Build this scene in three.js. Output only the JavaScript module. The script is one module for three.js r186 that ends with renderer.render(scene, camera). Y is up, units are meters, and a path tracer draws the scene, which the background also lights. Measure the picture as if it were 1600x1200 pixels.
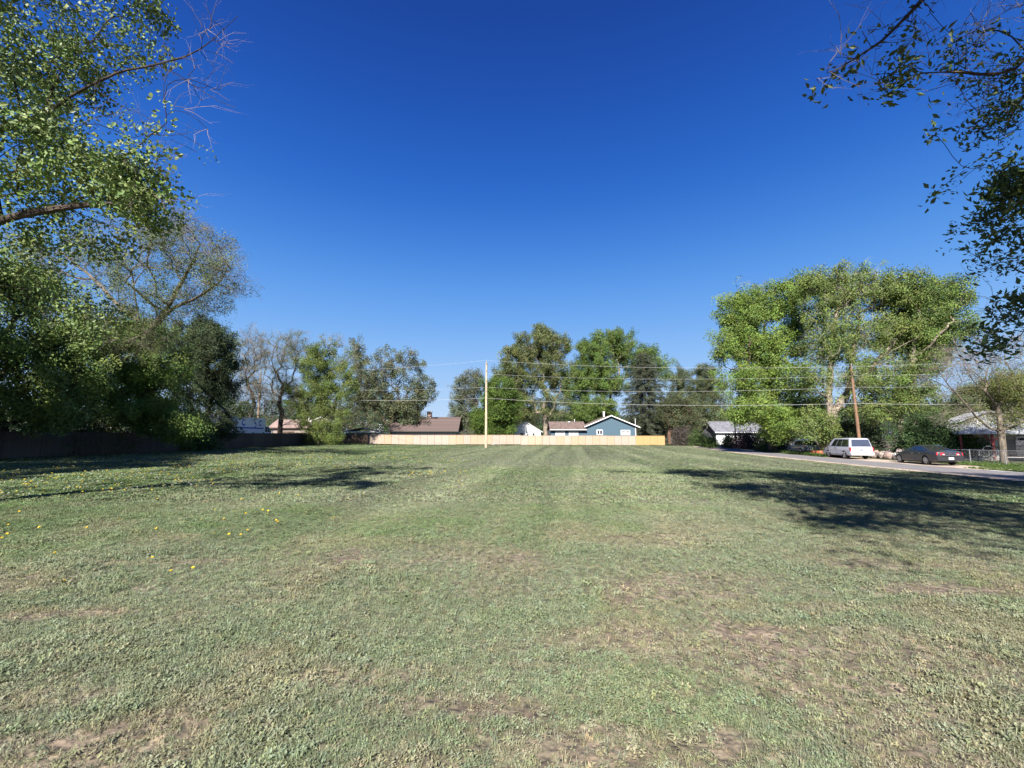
import * as THREE from 'three';
import { mergeGeometries, toCreasedNormals } from 'three/addons/utils/BufferGeometryUtils.js';
import { Brush, Evaluator, SUBTRACTION } from 'three-bvh-csg';

// ---------------------------------------------------------------- camera, sky, sun, exposure
const scene = new THREE.Scene();
const EYE = 1.7, PITCH = Math.atan(83 / 708), FOCAL = 708;          // focal length for a picture 1600 wide
const camera = new THREE.PerspectiveCamera(THREE.MathUtils.radToDeg(2 * Math.atan(600 / FOCAL)), 4 / 3, 0.1, 20000);
camera.position.set(0, EYE, 0);
camera.rotation.x = PITCH;
const renderer = new THREE.WebGLRenderer({ antialias: true });
renderer.toneMapping = THREE.LinearToneMapping;
const EXPOSURE = 2.6;
renderer.toneMappingExposure = EXPOSURE;
renderer.shadowMap.enabled = true;

const s2l = (v) => { v /= 255; return v <= 0.04045 ? v / 12.92 : Math.pow((v + 0.055) / 1.055, 2.4); };
{ // clear deep-blue sky: a gradient by height only
  const stops = [[-90, 150, 160, 160], [-1, 170, 190, 215], [0, 206, 226, 250], [3, 190, 218, 250], [7, 161, 203, 250], [12, 127, 182, 246], [18, 92, 156, 235], [26, 54, 118, 213], [34, 39, 95, 191], [43, 31, 75, 164], [60, 22, 52, 126], [90, 18, 44, 112]];
  const w = 64, h = 512, data = new Float32Array(w * h * 4);
  for (let r = 0; r < h; r++) {
    const e = ((r + 0.5) / h - 0.5) * 180;
    const v = [0, 0, 0], n = 21, wide = Math.min(5, Math.max(0.2, e * 0.45));      // stops blended so that no step shows
    for (let q = 0; q < n; q++) { const f = e + (q / (n - 1) * 2 - 1) * wide; let k = 0; while (k < stops.length - 2 && stops[k + 1][0] < f) k++; const a = stops[k], b = stops[k + 1], t = Math.min(1, Math.max(0, (f - a[0]) / (b[0] - a[0]))); for (let i = 0; i < 3; i++) v[i] += (s2l(a[i + 1]) * (1 - t) + s2l(b[i + 1]) * t) / n; }
    for (let c = 0; c < w; c++) { for (let i = 0; i < 3; i++) data[(r * w + c) * 4 + i] = v[i] / EXPOSURE; data[(r * w + c) * 4 + 3] = 1; }
  }
  const sky = new THREE.DataTexture(data, w, h, THREE.RGBAFormat, THREE.FloatType);
  sky.mapping = THREE.EquirectangularReflectionMapping; sky.magFilter = THREE.LinearFilter; sky.minFilter = THREE.LinearFilter; sky.needsUpdate = true;
  scene.background = sky; scene.environment = sky;
}
const SUN = new THREE.Vector3(-0.2, 0.6, 0.775).normalize();        // behind the camera, a little to its left
const sun = new THREE.DirectionalLight(new THREE.Color(1, 0.955, 0.89), 4.6);
sun.position.copy(SUN).multiplyScalar(150).add(new THREE.Vector3(0, 0, -45));
sun.target.position.set(0, 0, -45);
sun.castShadow = true; sun.shadow.radius = 1; sun.shadow.mapSize.set(4096, 4096);
Object.assign(sun.shadow.camera, { left: -110, right: 110, top: 90, bottom: -90, near: 1, far: 400 });
sun.name = 'sun';
scene.add(sun, sun.target);

// ---------------------------------------------------------------- helpers
const V = (x, y, z) => new THREE.Vector3(x, y, z);
const rng = (seed) => { let s = (seed * 2654435761) >>> 0; return () => { s = (s + 0x6d2b79f5) | 0; let t = Math.imul(s ^ (s >>> 15), 1 | s); t = (t + Math.imul(t ^ (t >>> 7), 61 | t)) ^ t; return ((t ^ (t >>> 14)) >>> 0) / 4294967296; }; };
const clamp = (x, a = 0, b = 1) => Math.min(b, Math.max(a, x));
const ss = (a, b, x) => { const t = clamp((x - a) / (b - a)); return t * t * (3 - 2 * t); };
const mix = (a, b, t) => a + (b - a) * t;
const mix3 = (a, b, t) => [mix(a[0], b[0], t), mix(a[1], b[1], t), mix(a[2], b[2], t)];
const hash = (x, y) => { let h = (Math.imul(x | 0, 374761393) + Math.imul(y | 0, 668265263)) | 0; h = Math.imul(h ^ (h >>> 13), 1274126177); return ((h ^ (h >>> 16)) >>> 0) / 4294967296; };
function vnoise(x, y, per = 0) {
  const x0 = Math.floor(x), y0 = Math.floor(y), fx = x - x0, fy = y - y0, u = fx * fx * (3 - 2 * fx), v = fy * fy * (3 - 2 * fy);
  const m = (k) => per ? ((k % per) + per) % per : k;
  return mix(mix(hash(m(x0), m(y0)), hash(m(x0 + 1), m(y0)), u), mix(hash(m(x0), m(y0 + 1)), hash(m(x0 + 1), m(y0 + 1)), u), v);
}
const fbm = (x, y, o = 4) => { let a = 0.5, s = 0, n = 0; for (let i = 0; i < o; i++) { s += a * vnoise(x + i * 17.3, y - i * 9.1); n += a; x *= 2.03; y *= 2.03; a *= 0.5; } return s / n; };

// the lie of the land: nearly flat, a little higher at the far fence and on the left, a little lower along the street
const roadEdge = (d) => 22 + 0.115 * d;                             // near edge of the asphalt
function G(x, z) {
  const d = -z;
  let g = 0.25 * ss(35, 80, d) - 0.36 * ss(12, 23, x) * (1 - ss(60, 82, d)) + 0.2 * ss(16, 33, -x) + 0.5 * ss(35, 40, -x);
  const lawn = ss(0.5, 4, roadEdge(d) - x) * (1 - ss(30, 34, -x)) * (1 - ss(74, 79, d));
  g += lawn * ((fbm(x * 0.35, z * 0.35, 3) - 0.5) * 0.10 + (fbm(x * 1.6 + 5, z * 1.6, 2) - 0.5) * 0.03);
  return g;
}
const at = (px, py, d) => { // the point at forward distance d that a direction meets
  const dx = (px - 800) / FOCAL, dy = -(py - 600) / FOCAL, f = Math.cos(PITCH) - dy * Math.sin(PITCH), t = d / f;
  return V(dx * t, EYE + t * (dy * Math.cos(PITCH) + Math.sin(PITCH)), -d);
};
const taken = new Map();
function numbered(n) { const k = taken.get(n) ?? 0; taken.set(n, k + 1); return k ? n + '_' + String(k).padStart(3, '0') : n; }
function tag(o, label, category, group, kind) { if (label) o.userData.label = label; if (category) o.userData.category = category; if (group) o.userData.group = group; if (kind) o.userData.kind = kind; return o; }
function thing(name, label, category, pos = [0, 0, 0], turn = 0, group) { const o = new THREE.Group(); o.name = numbered(name); scene.add(o); o.position.set(...pos); o.rotation.y = turn; return tag(o, label, category, group); }
function part(parent, name, geo, mat, label) { const m = new THREE.Mesh(Array.isArray(geo) ? mergeGeometries(geo.map((g) => g.index ? g.toNonIndexed() : g)) : geo, mat); m.name = parent === scene ? numbered(name) : name; m.castShadow = m.receiveShadow = true; parent.add(m); if (label) m.userData.label = label; return m; }
function structure(name, geo, mat) { const m = part(scene, name, geo, mat); m.userData.kind = 'structure'; return m; }
const bx = (w, h, d, x = 0, y = 0, z = 0) => new THREE.BoxGeometry(w, h, d).translate(x, y, z);
function bar(a, b, r, r2 = r, n = 6) { const d = b.clone().sub(a), g = new THREE.CylinderGeometry(r2, r, d.length(), n); g.translate(0, d.length() / 2, 0); g.applyQuaternion(new THREE.Quaternion().setFromUnitVectors(V(0, 1, 0), d.normalize())); return g.translate(a.x, a.y, a.z); }
const std = (r, g, b, rough = 0.9, extra = {}) => new THREE.MeshStandardMaterial({ color: new THREE.Color().setRGB(r, g, b), roughness: rough, ...extra });
function texture(w, h, f, srgb = false, rep = 1) {
  const data = new Uint8Array(w * h * 4);
  for (let y = 0; y < h; y++) for (let x = 0; x < w; x++) { const c = f(x / w, y / h, x, y), i = (y * w + x) * 4; data[i] = clamp(c[0]) * 255; data[i + 1] = clamp(c[1]) * 255; data[i + 2] = clamp(c[2]) * 255; data[i + 3] = 255; }
  const t = new THREE.DataTexture(data, w, h); t.wrapS = t.wrapT = THREE.RepeatWrapping; t.magFilter = THREE.LinearFilter; t.minFilter = THREE.LinearMipmapLinearFilter; t.generateMipmaps = true; t.repeat.set(rep, rep); if (srgb) t.colorSpace = THREE.SRGBColorSpace; t.needsUpdate = true; return t;
}
const pf = (u, v, per, o = 4) => { let a = 0.5, s = 0, n = 0; for (let i = 0; i < o; i++) { s += a * vnoise(u * per + i * 31, v * per + i * 57, per); n += a; per *= 2; a *= 0.55; } return s / n; };

// ---------------------------------------------------------------- ground
// where the lawn is thin and soil or straw shows: [x, distance, half width, half depth, strength]
const BARE = [[-0.3, 3.1, 0.55, 0.16, 0.8], [0.45, 2.7, 0.7, 0.2, 0.75], [-0.5, 2.6, 0.3, 0.15, 0.7], [3.3, 4.7, 0.9, 0.16, 0.75], [4.6, 5.2, 1.2, 0.22, 0.8], [2.3, 5.6, 0.9, 0.3, 0.5], [1.5, 4.9, 0.7, 0.25, 0.45], [-4.4, 4.6, 0.8, 0.14, 0.75], [-2.5, 4.9, 0.5, 0.12, 0.55], [-3.0, 3.2, 0.4, 0.12, 0.5], [-1.2, 3.5, 0.6, 0.15, 0.5], [0.9, 8.9, 0.5, 0.2, 0.35], [3.6, 15, 0.8, 0.3, 0.4], [5.5, 6.2, 1.3, 0.3, 0.55], [-4.6, 6.4, 1.2, 0.12, 0.6], [2.4, 7.2, 0.7, 0.2, 0.45], [-2.9, 2.7, 0.5, 0.12, 0.5], [1.9, 3.4, 0.5, 0.15, 0.5], [0.2, 3.6, 0.4, 0.15, 0.4]];
function bare(x, z) {
  const d = -z; let s = 0;
  const wob = (fbm(x * 2.3, z * 2.3, 4) - 0.5) * 1.8;
  for (const [bx_, bd, rx, rd, k] of BARE) { const e = Math.hypot((x - bx_) / rx, (d - bd) / rd) + wob; s = Math.max(s, k * (1 - ss(0.5, 1.35, e))); }
  const n = fbm(x * 0.55 - z * 0.03, z * 0.75 + 40, 5);
  s = Math.max(s, (0.65 - 0.6 * ss(5, 11, d)) * ss(0.60, 0.72, n));
  const fine = fbm(x * 3.1 + 9, z * 3.1, 3);
  return clamp(s + 0.5 * ss(0.62, 0.78, fine) * (0.5 + 0.5 * ss(0.45, 0.6, n)) * (1 - 0.6 * ss(6, 14, d)));
}
const GREY = [0.228, 0.266, 0.158], GREEN = [0.142, 0.220, 0.078], STRAW = [0.32, 0.275, 0.175], SOIL = [0.30, 0.235, 0.185];
function lawnTone(x, z) { // colour of the living lawn: grey-green with greener and strawy patches, faint mowing bands towards the far fence
  const u = x - 0.13 * -z, n1 = fbm(x * 0.22 + 3, z * 0.22, 4), n2 = fbm(x * 0.9, z * 0.9 + 11, 4), n3 = fbm(u * 1.05, z * 0.045 + 2, 2);
  let c = mix3(GREY, GREEN, clamp(ss(0.45, 0.72, n1) * 0.4 + ss(0.5, 0.75, n2) * 0.35 + ss(3, 16, -x) * 0.55));
  c = mix3(c, STRAW, (0.16 + 0.3 * ss(14, 5, -z)) * ss(0.52, 0.75, fbm(x * 0.9 + 70, z * 0.9, 4)) + 0.1 * ss(0.55, 0.7, n3));
  const k = 0.95 + 0.40 * (n3 - 0.5) * 2 * ss(2, 14, -z) + 0.15 * (n2 - 0.5);
  return [c[0] * k, c[1] * k, c[2] * k];
}
const inLawn = (x, z) => x > -33.2 && x < roadEdge(-z) - 0.75 - 0.35 * fbm(z * 0.4, 3, 2) && z > -80.4;
{
  const xs = [], zs = [];
  const run = (arr, from, list) => { let v = from; arr.push(v); for (const [to, step] of list) while (v < to - 1e-6) { v = Math.min(to, v + step); arr.push(v); } };
  const far = (arr, from, k) => { let v = from, s = 4; while (v < 9500) { s *= 1.35; v += s; arr.push(v * k); } };
  run(xs, -60, [[-40, 1], [-10, 0.6], [10, 0.22], [45, 0.6], [70, 1.2]]); far(xs, 70, 1); const neg = []; far(neg, 60, -1); xs.unshift(...neg.reverse());
  run(zs, -140, [[-85, 1.4], [-35, 0.8], [-12, 0.4], [-1.5, 0.2], [12, 0.7]]); const zn = []; far(zn, 140, -1); zs.unshift(...zn.reverse()); far(zs, 12, 1);
  const nx = xs.length, nz = zs.length, pos = new Float32Array(nx * nz * 3), uv = new Float32Array(nx * nz * 2), col = new Float32Array(nx * nz * 3), idx = [];
  for (let j = 0, k = 0; j < nz; j++) for (let i = 0; i < nx; i++, k++) {
    const x = xs[i], z = zs[j], d = -z;
    pos.set([x, G(x, z), z], k * 3); uv.set([x / 6, z / 6], k * 2);
    let c;
    if (inLawn(x, z) || (z > -1 && x > -33 && x < 20)) { c = mix3(lawnTone(x, z), SOIL, clamp(mix(0.4, 0.06, ss(6, 22, d)) + 0.6 * bare(x, z))); c = c.map((v) => v * 0.88); }
    else c = mix3([0.085, 0.105, 0.04], [0.16, 0.125, 0.085], ss(0.42, 0.62, fbm(x * 0.2, z * 0.2, 4)));
    col.set(c, k * 3);
    if (i < nx - 1 && j < nz - 1) idx.push(k, k + nx, k + 1, k + 1, k + nx, k + nx + 1);
  }
  const g = new THREE.BufferGeometry();
  g.setAttribute('position', new THREE.BufferAttribute(pos, 3)); g.setAttribute('uv', new THREE.BufferAttribute(uv, 2)); g.setAttribute('color', new THREE.BufferAttribute(col, 3)); g.setIndex(idx); g.computeVertexNormals();
  const grain = texture(1024, 1024, (u, v) => { const a = pf(u, v, 96, 4), b = pf(u, v, 24, 3), s = 0.45 + 0.75 * a * (0.6 + 0.6 * b); return [s * 1.02, s, s * 0.97]; }, true);
  const bump = texture(1024, 1024, (u, v) => { const a = pf(u, v, 128, 3); return [a, a, a]; });
  structure('ground', g, new THREE.MeshStandardMaterial({ map: grain, bumpMap: bump, bumpScale: 0.03, vertexColors: true, roughness: 1 }));
}
// street: asphalt with gravel edges, laid along the right of the lawn
function strip(off0, off1, lift, d0, d1, wob = 0, seed = 0) {
  const p = [], uv = [], idx = []; const n = Math.ceil((d1 - d0) / 0.5), m = 5;
  for (let i = 0; i <= n; i++) { const d = mix(d0, d1, i / n);
    for (let j = 0; j <= m; j++) { const w = wob * (fbm(d * 0.7 + seed, j ? 9 : 2, 3) - 0.5) * (j === 0 || j === m ? 1 : 0), x = roadEdge(d) + mix(off0, off1, j / m) + w; p.push(x, G(x, -d) + lift, -d); uv.push(x / 4, d / 4); if (i < n && j < m) { const k = i * (m + 1) + j; idx.push(k, k + 1, k + m + 1, k + 1, k + m + 2, k + m + 1); } } }
  const g = new THREE.BufferGeometry(); g.setAttribute('position', new THREE.Float32BufferAttribute(p, 3)); g.setAttribute('uv', new THREE.Float32BufferAttribute(uv, 2)); g.setIndex(idx); g.computeVertexNormals(); return g;
}
const speckle = (lo, hi, tint, per) => texture(512, 512, (u, v) => { const a = pf(u, v, per, 3), b = pf(u, v, 8, 3), s = mix(lo, hi, clamp(a * 0.55 + b * 0.45)); return tint.map((t) => t * s); }, true);
const asphaltM = new THREE.MeshStandardMaterial({ map: speckle(0.36, 0.58, [1, 0.97, 0.97], 128), roughness: 0.95 });
const gravelM = new THREE.MeshStandardMaterial({ map: speckle(0.50, 0.86, [1, 0.9, 0.8], 128), roughness: 1 });
structure('gravel_shoulder', strip(-0.95, 0.15, 0.018, -14, 84, 0.9, 1), gravelM);
structure('road', strip(0, 4.0, 0.024, -14, 140, 0.25, 4), asphaltM);
structure('gravel_parking_strip', strip(3.9, 7.0, 0.012, 29, 56, 1.2, 7), gravelM);
structure('concrete_gutter', strip(4.0, 4.5, 0.032, -10, 28.5, 0.05, 2), std(0.5, 0.48, 0.45));
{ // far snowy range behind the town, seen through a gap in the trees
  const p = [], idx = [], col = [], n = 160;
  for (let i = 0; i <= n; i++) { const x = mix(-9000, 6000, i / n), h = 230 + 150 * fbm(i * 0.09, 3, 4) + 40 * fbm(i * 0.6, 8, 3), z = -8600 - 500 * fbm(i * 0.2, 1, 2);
    for (let j = 0; j <= 6; j++) { const t = j / 6; p.push(x + (hash(i, j) - 0.5) * 60, -5 + h * t * (0.9 + 0.2 * hash(i * 3, j)), z - t * 700 + (hash(j, i) - 0.5) * 120); col.push(...(t > 0.58 ? [0.8, 0.82, 0.86] : [0.16, 0.2, 0.25])); if (i < n && j < 6) { const k = i * 7 + j; idx.push(k, k + 7, k + 1, k + 1, k + 7, k + 8); } } }  // snow white above; distance haze put into the blue-grey of the lower slopes
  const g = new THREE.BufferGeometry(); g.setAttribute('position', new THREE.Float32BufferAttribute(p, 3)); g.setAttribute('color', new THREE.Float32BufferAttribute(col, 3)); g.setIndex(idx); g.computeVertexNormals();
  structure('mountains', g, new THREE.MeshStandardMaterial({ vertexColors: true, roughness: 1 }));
}

// ---------------------------------------------------------------- plant pieces
const leafPoints = (out, o, dir, up, len, wid, fold) => { // one leaf: two faces folded along the midrib
  const side = dir.clone().cross(up).normalize(), n = side.clone().cross(dir).normalize(), tip = o.clone().addScaledVector(dir, len), mid = o.clone().addScaledVector(dir, len * 0.42);
  const l = mid.clone().addScaledVector(side, -wid / 2).addScaledVector(n, fold * wid), r = mid.clone().addScaledVector(side, wid / 2).addScaledVector(n, fold * wid);
  for (const q of [o, l, tip, o, tip, r]) out.push(q.x, q.y, q.z);
};
const geoOf = (out) => { const g = new THREE.BufferGeometry(); g.setAttribute('position', new THREE.Float32BufferAttribute(out, 3)); g.computeVertexNormals(); return g; };
const rdir = (r) => { const y = r() * 2 - 1, a = r() * 6.2832, s = Math.sqrt(1 - y * y); return V(Math.cos(a) * s, y, Math.sin(a) * s); };
function sprayGeo(seed, n, spread, len, wid) { // a leafy shoot
  const r = rng(seed), out = [];
  for (let i = 0; i < n; i++) {
    const t = (i + r()) / n, a = r() * 6.283, rad = spread * 0.42 * (0.3 + 0.7 * r()) * Math.sin(Math.PI * (0.15 + 0.8 * t));
    const o = V(Math.cos(a) * rad, (t - 0.4) * spread, Math.sin(a) * rad), d = V(Math.cos(a), 0.5 * (r() - 0.6), Math.sin(a)).add(rdir(r).multiplyScalar(0.6)).normalize();
    leafPoints(out, o, d, V(0, 1, 0).add(rdir(r).multiplyScalar(0.7)).normalize(), len * (0.7 + 0.6 * r()), wid * (0.7 + 0.6 * r()), 0.12 + 0.15 * r());
  }
  return geoOf(out);
}
function twigGeo(seed, n, len, rad) { // a spray of bare twigs
  const r = rng(seed), gs = [];
  const grow = (o, d, l, w, lev) => { // bends as it goes and forks at odd places
    let q = o.clone(), k = d.clone(); const side = rdir(r).multiplyScalar(0.3);
    for (let s = 0; s < 3; s++) { const e = q.clone().addScaledVector(k, l / 3), ww = w * (1 - s * 0.25); gs.push(bar(q, e, ww, ww * 0.75, 3).toNonIndexed()); if (lev && (s || r() < 0.4)) grow(q.clone().lerp(e, 0.3 + 0.6 * r()), k.clone().add(rdir(r).multiplyScalar(0.9)).normalize(), l * (0.25 + 0.35 * r()), ww * 0.6, lev - 1); q = e; k = k.clone().add(side).add(rdir(r).multiplyScalar(0.28)).add(V(0, 0.1, 0)).normalize(); }
  };
  for (let i = 0; i < n; i++) grow(V(0, 0, 0), V(0, 0.9, 0).add(rdir(r).multiplyScalar(0.8)).normalize(), len * (0.6 + 0.5 * r()), rad, 1);
  return mergeGeometries(gs);
}
const leafM = (rough = 0.6) => new THREE.MeshPhysicalMaterial({ color: 0xffffff, roughness: rough, transmission: 0.22, thickness: 0, specularIntensity: 0.5 });
const LEAF = leafM(0.72), GLOSSY = leafM(0.5), TWIG = std(1, 1, 1, 0.9);
const SPRAYS = { // leaf shoots by leaf size
  near: [1, 2, 3].map((s) => sprayGeo(s, 15, 0.45, 0.072, 0.06)),
  ash: [4, 5, 6].map((s) => sprayGeo(s, 9, 0.28, 0.085, 0.04)),
  mid: [7, 8, 9].map((s) => sprayGeo(s, 24, 1.0, 0.155, 0.12)),
  small: [10, 11, 12].map((s) => sprayGeo(s, 24, 0.75, 0.09, 0.055)),
  far: [13, 14, 15].map((s) => sprayGeo(s, 28, 1.35, 0.21, 0.16)),
};
const TWIGS = { near: twigGeo(21, 2, 0.6, 0.0042), mid: twigGeo(22, 4, 0.9, 0.0075), far: twigGeo(23, 4, 1.3, 0.013) };
const barkTex = texture(256, 256, (u, v) => { const a = pf(u * 1, v * 0.25, 32, 3), b = pf(u, v, 8, 4); const s = 0.35 + 0.9 * Math.abs(a - 0.5) * 2 * 0.5 + 0.4 * b; return [s, s * 0.97, s * 0.93]; }, true);
const barkBump = texture(256, 256, (u, v) => { const a = Math.abs(pf(u, v * 0.25, 32, 3) - 0.5) * 2; return [a, a, a]; });
const bark = (r, g, b) => new THREE.MeshStandardMaterial({ color: new THREE.Color().setRGB(r, g, b), map: barkTex, bumpMap: barkBump, bumpScale: 0.03, roughness: 0.95 });
const BARK = { grey: bark(0.36, 0.31, 0.26), pale: bark(0.62, 0.54, 0.45), brown: bark(0.22, 0.16, 0.12), dark: bark(0.12, 0.09, 0.07) };

// grow a branch skeleton that reaches every point of the crown, with limbs as thick as what they carry
function skeleton(limbs, pts, bf, r) {
  const N = []; // {p, parent, len, leaf, twig, dir}
  const add = (p, parent, leaf = 0, twig = 0) => { const q = parent < 0 ? null : N[parent]; N.push({ p, parent, len: q ? q.len + q.p.distanceTo(p) : 0, dir: q ? p.clone().sub(q.p).normalize() : V(0, 1, 0), leaf, twig, s: 0, kids: 0 }); return N.length - 1; };
  const join = (from, to, leaf, twig, wig = 0.07) => { // a curved branch in short steps
    const a = N[from].p, d = a.distanceTo(to), n = Math.max(1, Math.min(14, Math.round(d / Math.max(0.28, d * 0.09)))), c = a.clone().addScaledVector(N[from].dir, d * 0.35).lerp(a.clone().lerp(to, 0.5).add(V(0, d * 0.06, 0)), 0.62);
    let k = from;
    for (let i = 1; i <= n; i++) { const t = i / n, p = a.clone().multiplyScalar((1 - t) * (1 - t)).addScaledVector(c, 2 * t * (1 - t)).addScaledVector(to, t * t); if (i < n) p.add(rdir(r).multiplyScalar(wig * d / n)); k = add(p, k, i === n ? leaf : leaf * (t > 0.5 ? 0.6 : 0), i === n ? twig : 0); }
    return k;
  };
  const ends = []; let first = 1e9;
  limbs.forEach((l) => { // first limb is the trunk; others start at the nearest node
    let k = -1; l.forEach((q, i) => { if (!i && N.length) { let best = 0, bd = 1e9; N.forEach((n, j) => { const d = n.p.distanceTo(q); if (d < bd) { bd = d; best = j; } }); k = bd > 0.05 ? join(best, q, 0, 0, 0.06) : best; } else if (!i) k = add(q.clone(), -1); else k = join(k, q, 0, 0, 0.1); });
    ends.push(N[k].p); if (l === limbs[0]) first = Math.floor(N.length * 0.45);
  });
  if (first > N.length - 1) first = 0;
  const top = N[Math.min(N.length - 1, first)].p;
  pts.sort((a, b) => a.p.distanceToSquared(top) - b.p.distanceToSquared(top));
  for (const q of pts) { let best = first, bc = 1e9; for (let j = first; j < N.length; j++) { const n = N[j], dx = n.p.x - q.p.x, dy = n.p.y - q.p.y, dz = n.p.z - q.p.z, c = Math.sqrt(dx * dx + dy * dy + dz * dz) + bf * n.len + (dy > 0 ? dy * 0.25 : 0); if (c < bc) { bc = c; best = j; } } join(best, q.p, q.leaf, q.twig); }
  for (let i = N.length - 1; i >= 0; i--) { const n = N[i]; if (!n.kids) n.s = 1; if (n.parent >= 0) { N[n.parent].s += n.s; N[n.parent].kids++; } }
  return N;
}
function branchGeo(N, R, tip, e = 0.575) { // tubes along chains, each chain following the thickest child
  const kids = N.map(() => []); N.forEach((n, i) => n.parent >= 0 && kids[n.parent].push(i));
  const total = N[0].s, rad = (n) => Math.max(tip, R * Math.pow(n.s / total, e));
  const pos = [], nor = [], uv = [], idx = [];
  const chain = (start, from) => {
    const list = from >= 0 ? [from, start] : [start]; let k = start; const later = [];
    while (kids[k].length) { const c = [...kids[k]].sort((a, b) => N[b].s - N[a].s); later.push(...c.slice(1).map((x) => [x, k])); k = c[0]; list.push(k); }
    if (list.length > 1) {
      const P = list.map((i) => N[i].p.clone()), r0 = rad(N[list[from >= 0 ? 1 : 0]]);
      for (let s = 0; s < 2; s++) for (let i = 1; i < P.length - 1; i++) P[i].lerp(P[i - 1].clone().lerp(P[i + 1], 0.5), 0.4);
      const m = r0 > 0.12 ? 10 : r0 > 0.04 ? 6 : r0 > 0.015 ? 4 : 3; let x = null, v = 0; const base = pos.length / 3;
      P.forEach((p, i) => {
        const d = (i < P.length - 1 ? P[i + 1].clone().sub(p) : p.clone().sub(P[i - 1])).normalize();
        if (!x) x = Math.abs(d.y) < 0.9 ? V(0, 1, 0).cross(d).normalize() : V(1, 0, 0).cross(d).normalize(); else x.addScaledVector(d, -x.dot(d)).normalize();
        const y = d.clone().cross(x), q = i === 0 && from >= 0 ? Math.min(rad(N[list[1]]) * 1.15, rad(N[from])) : rad(N[list[i]]) * (from < 0 && i === 0 ? 1.45 : from < 0 && i === 1 ? 1.12 : 1);
        if (i) v += p.distanceTo(P[i - 1]);
        for (let j = 0; j <= m; j++) { const a = j / m * 6.28318, c = Math.cos(a), s = Math.sin(a), b = q * (1 + (q > 0.1 ? 0.14 * (hash(i * 7 + list[0], j % m) - 0.5) : 0)); pos.push(p.x + (x.x * c + y.x * s) * b, p.y + (x.y * c + y.y * s) * b, p.z + (x.z * c + y.z * s) * b); nor.push(x.x * c + y.x * s, x.y * c + y.y * s, x.z * c + y.z * s); uv.push(j / m * Math.max(0.25, q * 4), v * 0.5); }
        if (i) for (let j = 0; j < m; j++) { const a = base + (i - 1) * (m + 1) + j, b = a + m + 1; idx.push(a, a + 1, b, a + 1, b + 1, b); }
      });
    }
    for (const [c, f] of later) chain(c, f);
  };
  chain(0, -1);
  const g = new THREE.BufferGeometry(); g.setAttribute('position', new THREE.Float32BufferAttribute(pos, 3)); g.setAttribute('normal', new THREE.Float32BufferAttribute(nor, 3)); g.setAttribute('uv', new THREE.Float32BufferAttribute(uv, 2)); g.setIndex(idx); return g;
}
const M4 = new THREE.Matrix4(), Q4 = new THREE.Quaternion(), C3 = new THREE.Color();
function scatter(parent, name, geos, mat, list) { // list: [p, dir, scale, colour]
  geos = [].concat(geos); const by = geos.map(() => []); list.forEach((x, i) => by[i % geos.length].push(x));
  by.forEach((l, i) => { if (!l.length) return; const m = new THREE.InstancedMesh(geos[i], mat, l.length); m.name = parent === scene ? numbered(name) : name; m.userData.kind = 'stuff'; m.castShadow = m.receiveShadow = true;
    l.forEach(([p, d, s, c, spin], k) => { Q4.setFromUnitVectors(V(0, 1, 0), d); if (spin) Q4.multiply(new THREE.Quaternion().setFromAxisAngle(V(0, 1, 0), spin)); M4.compose(p, Q4, Array.isArray(s) ? V(...s) : V(s, s, s)); m.setMatrixAt(k, M4); m.setColorAt(k, C3.setRGB(...c)); }); parent.add(m); });
}
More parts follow.
